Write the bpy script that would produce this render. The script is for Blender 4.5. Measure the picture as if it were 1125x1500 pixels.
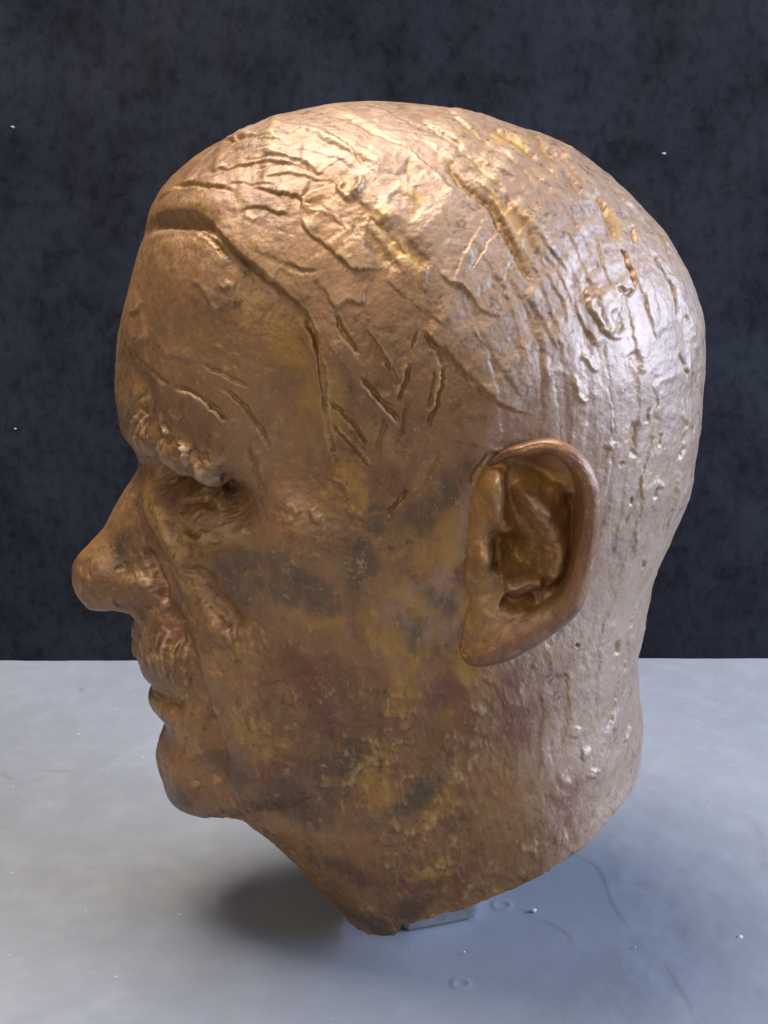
import bpy, math
import numpy as np

for _o in list(bpy.data.objects):
    bpy.data.objects.remove(_o, do_unlink=True)
scene = bpy.context.scene
COL = scene.collection
R = math.radians

# ---------------------------------------------------------------- camera
cam_data = bpy.data.cameras.new('camera')
cam_data.sensor_fit = 'VERTICAL'
cam_data.sensor_height = 36.0
cam_data.lens = 48.0
cam_data.clip_start = 0.02
cam_data.clip_end = 100.0
cam = bpy.data.objects.new('camera', cam_data)
COL.objects.link(cam)
cam.location = (0.0, -0.439, 0.26190)
cam.rotation_euler = (R(90-15), 0, 0)
scene.camera = cam

# ---------------------------------------------------------------- light (indoor: cool window, warm room lamps)
world = bpy.data.worlds.new('World')
scene.world = world
world.use_nodes = True
_bg = world.node_tree.nodes['Background']
_bg.inputs['Color'].default_value = (1.0, 0.97, 0.94, 1)
_bg.inputs['Strength'].default_value = 0.16

def area_light(name, loc, target, size, size_y, power, colour):
    d = bpy.data.lights.new(name, 'AREA')
    d.shape = 'RECTANGLE'; d.size = size; d.size_y = size_y
    d.energy = power; d.color = colour
    o = bpy.data.objects.new(name, d)
    COL.objects.link(o)
    v = np.array(target, float) - np.array(loc, float)
    o.location = loc
    o.rotation_euler = (math.atan2(math.hypot(v[0], v[1]), -v[2]), 0, math.atan2(v[1], v[0]) - math.pi/2)
    return o
area_light('window_light', (1.35, -0.15, 0.62), (0, 0, 0.15), 1.3, 0.9, 50, (0.48, 0.65, 1.0))
area_light('ceiling_lamp', (-0.30, 0.15, 1.50), (0, 0, 0.15), 0.8, 0.8, 35, (1.0, 0.93, 0.84))
area_light('room_light', (-0.9, -1.6, 1.2), (0, 0, 0.15), 1.2, 1.0, 11, (1.0, 0.90, 0.78))

scene.view_settings.view_transform = 'Standard'
scene.view_settings.look = 'None'
scene.view_settings.exposure = 0.22
scene.view_settings.gamma = 1.0
scene.view_settings.use_curve_mapping = False

# ---------------------------------------------------------------- shape maths
def _hash(ix, iy, iz, seed):
    h = (ix.astype(np.int64) * 374761393 + iy.astype(np.int64) * 668265263
         + iz.astype(np.int64) * 2147483647 + seed * 144665) & 0xFFFFFFFF
    h = ((h ^ (h >> 13)) * 1274126177) & 0xFFFFFFFF
    h = ((h ^ (h >> 16)) * 2246822519) & 0xFFFFFFFF
    return ((h ^ (h >> 15)) & 0xFFFFFF) / float(0xFFFFFF) * 2.0 - 1.0

def vnoise(x, y, z=None, seed=0):
    """smooth value noise in -1..1"""
    if z is None:
        z = np.zeros_like(x)
    fx, fy, fz = np.floor(x), np.floor(y), np.floor(z)
    tx, ty, tz = x - fx, y - fy, z - fz
    tx = tx*tx*tx*(tx*(tx*6-15)+10); ty = ty*ty*ty*(ty*(ty*6-15)+10); tz = tz*tz*(3-2*tz)
    ix, iy, iz = fx.astype(np.int64), fy.astype(np.int64), fz.astype(np.int64)
    def c(a, b, d): return _hash(ix+a, iy+b, iz+d, seed)
    r0 = (c(0,0,0)*(1-tx)+c(1,0,0)*tx)*(1-ty) + (c(0,1,0)*(1-tx)+c(1,1,0)*tx)*ty
    if not np.any(tz):
        return r0
    r1 = (c(0,0,1)*(1-tx)+c(1,0,1)*tx)*(1-ty) + (c(0,1,1)*(1-tx)+c(1,1,1)*tx)*ty
    return r0*(1-tz) + r1*tz

def fbm(x, y, z=None, seed=0, octs=3):
    a, s, f = 1.0, 0.0, 1.0
    for k in range(octs):
        s = s + a*vnoise(x*f+17.3*k, y*f-9.1*k, None if z is None else z*f, seed+k)
        a *= 0.5; f *= 2.03
    return s

def sstep(a, b, x):
    t = np.clip((x-a)/(b-a), 0, 1)
    return t*t*(3-2*t)

def rbf_fit(ctrl, reg=1e-3):
    c = np.array(ctrl, float); p = c[:, :2]/100.0; v = c[:, 2]
    d = np.linalg.norm(p[:, None]-p[None], axis=2)
    K = np.where(d > 0, d*d*np.log(d+1e-12), 0) + reg*np.eye(len(p))
    P = np.c_[np.ones(len(p)), p]
    A = np.block([[K, P], [P.T, np.zeros((3, 3))]])
    w = np.linalg.solve(A, np.r_[v, 0, 0, 0])
    return p, w

def rbf_eval(fit, u, v):
    p, w = fit; n = len(p)
    u = u/100.0; v = v/100.0
    out = w[n] + w[n+1]*u + w[n+2]*v
    for i in range(n):
        d2 = (u-p[i, 0])**2 + (v-p[i, 1])**2
        out = out + w[i]*0.5*d2*np.log(d2+1e-14)
    return out

def catmull(pts, n, closed=False):
    """resample a polyline smoothly at n points of equal arc length"""
    p = np.array(pts, float)
    q = np.r_[p[-1:], p, p[:2]] if closed else np.r_[[2*p[0]-p[1]], p, [2*p[-1]-p[-2]]]
    segs = []
    for i in range(1, len(q)-2):
        t = np.linspace(0, 1, 14, endpoint=False)[:, None]
        a, b, c, d = q[i-1], q[i], q[i+1], q[i+2]
        segs.append(0.5*((2*b)+(-a+c)*t+(2*a-5*b+4*c-d)*t*t+(-a+3*b-3*c+d)*t**3))
    s = np.concatenate(segs + [q[-2][None]])
    L = np.r_[0, np.cumsum(np.linalg.norm(np.diff(s, axis=0), axis=1))]
    x = np.linspace(0, L[-1], n, endpoint=not closed)
    return np.c_[np.interp(x, L, s[:, 0]), np.interp(x, L, s[:, 1])]

def poly_dist(u, v, pts, closed=False):
    """distance, signed side (+ = left of travel) and run (0..1) to a polyline"""
    P = np.array(pts, float)
    if closed: P = np.r_[P, P[:1]]
    seg = np.linalg.norm(np.diff(P, axis=0), axis=1); cum = np.r_[0, np.cumsum(seg)]
    best = np.full(u.shape, 1e9); side = np.zeros(u.shape); run = np.zeros(u.shape)
    for i in range(len(P)-1):
        if seg[i] < 1e-9: continue
        dx, dy = (P[i+1]-P[i])/seg[i]
        ru, rv = u-P[i, 0], v-P[i, 1]
        t = np.clip(ru*dx+rv*dy, 0, seg[i])
        d = np.hypot(ru-t*dx, rv-t*dy)
        m = d < best
        best = np.where(m, d, best)
        side = np.where(m, dx*rv-dy*ru, side)
        run = np.where(m, (cum[i]+t)/cum[-1], run)
    return best, side, run

def stroke_height(u, v, strokes):
    """sum of modelling-tool marks: grooves, ridges, steps, pits, bumps (mm)"""
    h = np.zeros(u.shape)
    for kind, pts, w, a, L in strokes:
        P = np.array(pts, float)
        reach = 3.2*max(w, L if kind == 'step' else w)+1
        m = (u > P[:, 0].min()-reach) & (u < P[:, 0].max()+reach) & (v > P[:, 1].min()-reach) & (v < P[:, 1].max()+reach)
        if not m.any(): continue
        uu, vv = u[m], v[m]
        if kind == 'blob':                      # w, L = the two radii, 2nd point gives the long axis
            ax = P[1]-P[0]; ax = ax/np.linalg.norm(ax)
            ru, rv = uu-P[0, 0], vv-P[0, 1]
            q = ((ru*ax[0]+rv*ax[1])/w)**2 + ((-ru*ax[1]+rv*ax[0])/L)**2
            h[m] += a*np.exp(-q); continue
        if len(P) > 2: P = catmull(P, 4*len(P))
        d, sd, run = poly_dist(uu, vv, P)
        end = sstep(0, .16, run)*sstep(0, .16, 1-run)
        if kind == 'groove':
            w = w*(.55+.25*end)
            h[m] += end*a*(-np.exp(-(d/w)**2) + .10*np.exp(-((d-1.8*w)/(.8*w))**2))
        elif kind == 'ridge':
            h[m] += end*a*np.exp(-(d/w)**2)
        elif kind == 'step':
            s = np.where(sd > 0, d, -d)
            if w < 1.2:
             ln = np.linalg.norm(np.diff(P, axis=0), axis=1).sum()
             end = sstep(0, .16, run)*sstep(0, .16, 1-run)*(.85+.45*vnoise(run*ln/4.0+P[0, 0], run*0+P[0, 1], seed=99))
             w = w*(1.0+.6*vnoise(run*ln/6.0+P[0, 1], run*0+P[0, 0], seed=98))
            h[m] += (.08+.92*end)*a*(sstep(-w, w, s)*np.exp(-(np.maximum(s, 0)/L)**1.5)
                            - .15*np.exp(-((s+1.3*w)/(1.5*w))**2))*np.exp(-(np.maximum(d-np.abs(sd), 0)/(1.5*w))**2)
        elif kind == 'pit':
            h[m] += -a*end*(1-sstep(.25*w, 1.25*w, d))
    return h

class Head:
    def __init__(s, D):
        s.C = np.array(D['centre']); s.out = np.array(D['outline'])
        s.fw = rbf_fit(D['width'], 4e-3); s.fr = rbf_fit(D['round'], 4e-3)
        s.dense = catmull(s.out, 900, True)
        # distance field to the profile on a coarse grid
        lo = s.dense.min(0)-6; hi = s.dense.max(0)+6
        s.lo = lo; s.st = 0.8
        nx, ny = (np.ceil((hi-lo)/s.st)+2).astype(int)
        gx, gy = np.meshgrid(lo[0]+s.st*np.arange(nx), lo[1]+s.st*np.arange(ny), indexing='ij')
        dd = np.full(gx.shape, 1e9)
        for q in s.dense: dd = np.minimum(dd, (gx-q[0])**2+(gy-q[1])**2)
        s.dd = np.sqrt(dd)
        pa = np.arctan2(*(s.dense-s.C).T[::-1]); pr = np.hypot(*(s.dense-s.C).T); o = np.argsort(pa); pa, pr = pa[o], pr[o]
        ga = np.arctan2(gy-s.C[1], gx-s.C[0]); gr = np.hypot(gx-s.C[0], gy-s.C[1])
        s.dd *= np.where(gr < np.interp(ga, np.r_[pa-2*np.pi, pa, pa+2*np.pi], np.r_[pr, pr, pr]), 1, -1)
    def dist(s, u, v):
        x = np.clip((u-s.lo[0])/s.st, 0, s.dd.shape[0]-1.001); y = np.clip((v-s.lo[1])/s.st, 0, s.dd.shape[1]-1.001)
        i, j = x.astype(int), y.astype(int); a, b = x-i, y-j
        g = s.dd
        return (g[i, j]*(1-a)+g[i+1, j]*a)*(1-b)+(g[i, j+1]*(1-a)+g[i+1, j+1]*a)*b
    def width(s, u, v, d=None):
        if d is None: d = s.dist(u, v)
        Wc = np.maximum(rbf_eval(s.fw, u, v), 6); R = np.maximum(rbf_eval(s.fr, u, v), 6)
        # smooth saturation: elliptical near the profile, flat further in
        t = np.clip(d/R, 0, 1)
        return Wc*np.sqrt(np.maximum(1-(1-t)**2, 0))

# ---------------------------------------------------------------- measurements of the bust (mm, head side plane: u forward/back, v up)
HEAD = dict(centre=[8.35, 178.86],
 outline=[[-2.62, 275.25], [-17.31, 274.15], [-32.14, 270.43], [-44.91, 264.67], [-55.57, 258.82], [-63.7, 251.63], [-69.78, 243.77], [-75.02, 234.29], [-79.14, 222.61], [-82.59, 211.93], [-84.81, 203.19], [-86.21, 194.44], [-86.78, 186.68], [-86.65, 178.86], [-86.1, 172.09], [-84.29, 167.58], [-82.77, 163.67], [-82.03, 159.5], [-83.69, 155.54], [-86.14, 151.88], [-89.94, 145.56], [-94.19, 138.49], [-98.92, 132.64], [-103.35, 127.64], [-104.67, 123.47], [-104.47, 118.79], [-102.58, 114.48], [-98.98, 111.19], [-92.07, 110.46], [-86.3, 109.97], [-83.82, 108.5], [-84.23, 104.9], [-85.07, 97.56], [-83.57, 92.43], [-82.37, 88.46], [-79.97, 85.0], [-80.6, 80.76], [-79.38, 77.52], [-76.22, 74.4], [-73.98, 69.73], [-76.88, 63.41], [-77.92, 57.71], [-77.13, 51.49], [-75.83, 44.57], [-72.33, 40.23], [-67.68, 38.33], [-60.97, 37.47], [-54.9, 37.99], [-50.37, 37.47], [-46.36, 33.98], [-41.27, 29.88], [-35.71, 24.48], [-26.48, 13.73], [-19.34, 6.34], [-13.61, -2.45], [-0.32, -21.75], [33.33, -34.92], [68.46, -13.32], [85.64, 21.16], [88.21, 40.96], [89.29, 54.9], [88.64, 64.45], [88.77, 72.79], [87.07, 82.53], [85.63, 92.71], [85.6, 102.69], [86.48, 112.49], [88.1, 124.78], [92.18, 136.43], [96.04, 147.77], [99.31, 158.87], [101.21, 174.44], [101.57, 189.85], [101.36, 200.79], [99.61, 210.59], [96.37, 220.35], [91.8, 228.95], [86.19, 237.52], [77.4, 246.02], [67.47, 254.32], [56.65, 261.59], [43.86, 266.8], [28.97, 271.23], [12.1, 274.24]],
 width=[[-11.51, 255.51, 66.0], [10.44, 241.57, 76.0], [34.2, 225.63, 79.0], [52.85, 211.14, 80.0], [63.73, 182.39, 77.0], [40.39, 199.85, 79.0], [70.5, 225.72, 80.0], [24.6, 255.7, 78.0], [-0.45, 269.56, 72.0], [51.51, 247.03, 80.0], [78.13, 192.14, 78.0], [-30.26, 246.45, 64.0], [-30.87, 224.12, 62.0], [-49.23, 242.72, 62.0], [-63.59, 227.56, 58.0], [-61.39, 207.65, 52.0], [-45.04, 208.4, 58.0], [-23.7, 197.27, 62.0], [-72.76, 194.84, 46.0], [-70.23, 181.51, 40.0], [-52.76, 179.22, 50.0], [-38.07, 180.54, 57.0], [-24.19, 173.05, 60.0], [-79.71, 160.82, 12.0], [-70.59, 160.73, 22.0], [-61.89, 154.42, 33.0], [-52.44, 154.4, 42.0], [-43.28, 158.44, 50.0], [-32.66, 155.94, 57.0], [-87.6, 142.06, 10.0], [-78.01, 143.06, 14.0], [-69.42, 140.28, 21.0], [-94.99, 125.97, 11.0], [-99.83, 123.33, 10.0], [-85.51, 122.43, 15.0], [-77.03, 123.61, 19.0], [-70.08, 124.2, 21.0], [-57.61, 142.25, 37.0], [-58.21, 128.62, 36.0], [-46.18, 138.41, 47.0], [-28.77, 141.77, 59.0], [-8.41, 149.95, 66.0], [11.27, 151.01, 70.0], [23.12, 141.02, 71.0], [-75.25, 103.41, 22.0], [-67.68, 105.45, 28.0], [-78.46, 88.32, 20.0], [-70.15, 84.99, 24.0], [-58.75, 106.56, 38.0], [-47.05, 111.58, 46.0], [-29.52, 114.64, 55.0], [-2.54, 117.7, 64.0], [17.58, 119.06, 68.0], [-62.91, 82.1, 29.0], [-70.94, 65.45, 24.0], [-61.15, 65.55, 30.0], [-61.85, 52.33, 28.0], [-48.35, 80.17, 42.0], [-46.84, 62.64, 40.0], [-28.14, 84.24, 52.0], [-28.9, 60.54, 46.0], [-2.6, 92.01, 60.0], [-2.66, 69.76, 56.0], [-36.55, 41.17, 36.0], [-20.65, 34.23, 42.0], [-9.57, 19.19, 42.0], [8.16, 44.18, 52.0], [18.51, 70.65, 58.0], [19.35, 23.55, 50.0], [38.66, 95.43, 63.0], [39.95, 58.99, 58.0], [58.05, 118.38, 66.0], [60.11, 82.97, 60.0], [73.72, 105.37, 60.0], [75.45, 81.3, 56.0], [73.49, 133.27, 66.0], [61.75, 155.59, 72.0], [51.81, 33.07, 54.0], [41.55, 172.24, 75.0], [42.8, 141.02, 71.0]],
 round=[[-11.51, 255.51, 70.0], [10.44, 241.57, 85.0], [34.2, 225.63, 95.0], [52.85, 211.14, 95.0], [63.73, 182.39, 80.0], [40.39, 199.85, 95.0], [70.5, 225.72, 95.0], [24.6, 255.7, 90.0], [-0.45, 269.56, 85.0], [51.51, 247.03, 95.0], [78.13, 192.14, 85.0], [-30.26, 246.45, 66.0], [-30.87, 224.12, 62.0], [-49.23, 242.72, 60.0], [-63.59, 227.56, 52.0], [-61.39, 207.65, 48.0], [-45.04, 208.4, 52.0], [-23.7, 197.27, 60.0], [-72.76, 194.84, 42.0], [-70.23, 181.51, 36.0], [-52.76, 179.22, 38.0], [-38.07, 180.54, 45.0], [-24.19, 173.05, 55.0], [-79.71, 160.82, 10.0], [-70.59, 160.73, 14.0], [-61.89, 154.42, 20.0], [-52.44, 154.4, 24.0], [-43.28, 158.44, 34.0], [-32.66, 155.94, 40.0], [-87.6, 142.06, 8.0], [-78.01, 143.06, 10.0], [-69.42, 140.28, 14.0], [-94.99, 125.97, 10.0], [-99.83, 123.33, 10.0], [-85.51, 122.43, 10.0], [-77.03, 123.61, 10.0], [-70.08, 124.2, 12.0], [-57.61, 142.25, 20.0], [-58.21, 128.62, 22.0], [-46.18, 138.41, 30.0], [-28.77, 141.77, 45.0], [-8.41, 149.95, 60.0], [11.27, 151.01, 70.0], [23.12, 141.02, 75.0], [-75.25, 103.41, 15.0], [-67.68, 105.45, 18.0], [-78.46, 88.32, 14.0], [-70.15, 84.99, 15.0], [-58.75, 106.56, 24.0], [-47.05, 111.58, 34.0], [-29.52, 114.64, 45.0], [-2.54, 117.7, 60.0], [17.58, 119.06, 65.0], [-62.91, 82.1, 18.0], [-70.94, 65.45, 15.0], [-61.15, 65.55, 17.0], [-61.85, 52.33, 16.0], [-48.35, 80.17, 28.0], [-46.84, 62.64, 28.0], [-28.14, 84.24, 45.0], [-28.9, 60.54, 36.0], [-2.6, 92.01, 55.0], [-2.66, 69.76, 48.0], [-36.55, 41.17, 28.0], [-20.65, 34.23, 32.0], [-9.57, 19.19, 34.0], [8.16, 44.18, 48.0], [18.51, 70.65, 55.0], [19.35, 23.55, 45.0], [38.66, 95.43, 58.0], [39.95, 58.99, 52.0], [58.05, 118.38, 58.0], [60.11, 82.97, 50.0], [73.72, 105.37, 48.0], [75.45, 81.3, 45.0], [73.49, 133.27, 55.0], [61.75, 155.59, 70.0], [51.81, 33.07, 45.0], [41.55, 172.24, 85.0], [42.8, 141.02, 75.0]])
FEATURES = [
 ('ridge', [(-78.1, 176.8), (-73.7, 176.0), (-67.7, 175.8), (-59.6, 172.5), (-53.0, 169.4), (-46.6, 166.8)], 5.0, 3.2, 0),
 ('blob', [(-70.1, 161.4), (-67.8, 157.6)], 7, -4.5, 5),
 ('blob', [(-59.4, 161.9), (-54.6, 161.3)], 16, -12.5, 6),
 ('blob', [(-63.9, 148.8), (-61.5, 145.1)], 8, -3.5, 5),
 ('blob', [(-44.8, 160.6), (-42.7, 158.4)], 8, -2.0, 5),
 ('blob', [(-57.0, 153.8), (-52.3, 153.9)], 9, 6.0, 5.5),
 ('ridge', [(-65.9, 157.9), (-59.8, 159.9), (-53.8, 160.2), (-49.0, 157.3)], 1.6, 1.8, 0),
 ('ridge', [(-65.2, 144.8), (-58.2, 145.2), (-51.6, 148.0), (-46.2, 153.2)], 2.2, 1.2, 0),
 ('groove', [(-65.5, 140.6), (-58.4, 141.9), (-49.9, 145.5), (-42.5, 151.5)], 2.2, 1.0, 0),
 ('ridge', [(-74.2, 155.4), (-70.0, 145.4), (-64.6, 137.1), (-58.2, 128.6), (-51.2, 122.1), (-45.3, 114.9)], 4.2, 3.2, 0),
 ('groove', [(-58.3, 138.1), (-56.2, 130.4), (-50.7, 124.9), (-44.1, 118.5)], 4.5, 3.2, 0),
 ('groove', [(-68.8, 122.9), (-65.2, 115.1), (-61.2, 106.8), (-57.7, 92.9), (-54.7, 83.0), (-51.7, 70.7)], 4.2, 3.6, 0),
 ('step', [(-69.5, 121.0), (-66.7, 114.6), (-63.3, 106.0), (-59.7, 92.1), (-56.7, 82.1), (-54.1, 71.7)], 2.6, 1.6, 18),
 ('ridge', [(-67.8, 111.0), (-65.0, 101.7), (-61.4, 89.3), (-58.0, 80.5)], 3.0, 1.2, 0),
 ('blob', [(-78.9, 123.3), (-75.4, 122.9)], 7, 2.2, 5),
 ('groove', [(-77.4, 137.0), (-73.6, 130.6), (-70.3, 124.6), (-70.8, 119.1)], 2.0, 2.2, 0),
 ('blob', [(-88.9, 119.8), (-86.5, 120.1)], 7, -0.8, 3),
 ('blob', [(-95.8, 124.8), (-94.6, 123.9)], 7, 1.2, 7),
 ('blob', [(-87.0, 132.5), (-84.7, 129.3)], 9, -1.2, 4),
 ('blob', [(-83.4, 115.1), (-80.7, 115.8)], 6, -2.5, 2.2),
 ('groove', [(-82.0, 81.9), (-73.8, 87.9), (-67.6, 88.1), (-61.6, 87.1)], 2.2, 1.0, 0),
 ('groove', [(-76.8, 70.2), (-67.3, 79.3), (-60.0, 80.6), (-54.6, 79.5)], 3.0, 0.4, 0),
 ('blob', [(-64.6, 80.6), (-62.1, 80.4)], 9, 2.6, 5),
 ('blob', [(-70.1, 83.0), (-67.6, 81.4)], 6, 1.0, 4),
 ('blob', [(-71.7, 103.2), (-69.8, 99.2)], 12, 2.4, 7),
 ('blob', [(-68.2, 62.9), (-67.1, 59.1)], 13, 2.8, 9),
 ('groove', [(-55.7, 87.1), (-54.6, 79.5), (-53.6, 70.4), (-54.0, 62.1)], 4.5, 1.6, 0),
 ('blob', [(-22.1, 152.7), (-18.1, 151.9)], 18, 2.0, 9),
 ('blob', [(-23.6, 182.6), (-22.9, 178.6)], 24, -2.2, 12),
 ('blob', [(-33.2, 120.8), (-29.0, 118.3)], 22, -1.8, 10),
 ('blob', [(-40.5, 94.0), (-39.6, 89.5)], 18, 1.5, 9),
 ('blob', [(-48.3, 126.3), (-45.2, 124.0)], 12, -1.2, 5),
 ('blob', [(-57.0, 221.3), (-55.8, 217.5)], 20, 1.6, 14),
 ('groove', [(-49.5, 46.0), (-31.1, 54.6), (-13.3, 65.7), (3.6, 80.8), (15.7, 98.4), (21.8, 112.8)], 7, 1.8, 0),
 ('blob', [(15.1, 132.6), (16.2, 128.3)], 20, -1.2, 8),
 ('blob', [(25.9, 173.7), (27.6, 177.6)], 14, -1.0, 8),
 ('blob', [(36.3, 91.0), (36.4, 86.3)], 30, -1.4, 14),
 ('blob', [(39.1, 151.8), (39.2, 147.5)], 15, -10, 10),
 ('blob', [(42.1, 170.8), (44.1, 169.9)], 9, -6, 6),
 ('blob', [(-73.1, 193.4), (-71.9, 191.6)], 6, -2.6, 3.5),
 ('blob', [(-80.0, 182.7), (-78.8, 180.8)], 6, 1.2, 4),
 ('step', [(-77.1, 233.2), (-70.3, 238.0), (-63.6, 241.0), (-55.0, 242.2), (-48.8, 240.6), (-44.1, 236.1), (-39.2, 231.5), (-32.5, 226.8), (-26.4, 221.8), (-21.1, 216.8), (-18.1, 211.6), (-17.2, 205.9), (-16.2, 195.0), (-15.7, 187.6), (-15.3, 179.8), (-15.9, 174.1)], 1.25, 3.0, 22),
 ('blob', [(-56.4, 239.9), (-52.0, 240.5)], 11, -2.4, 3.0),
]
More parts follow.
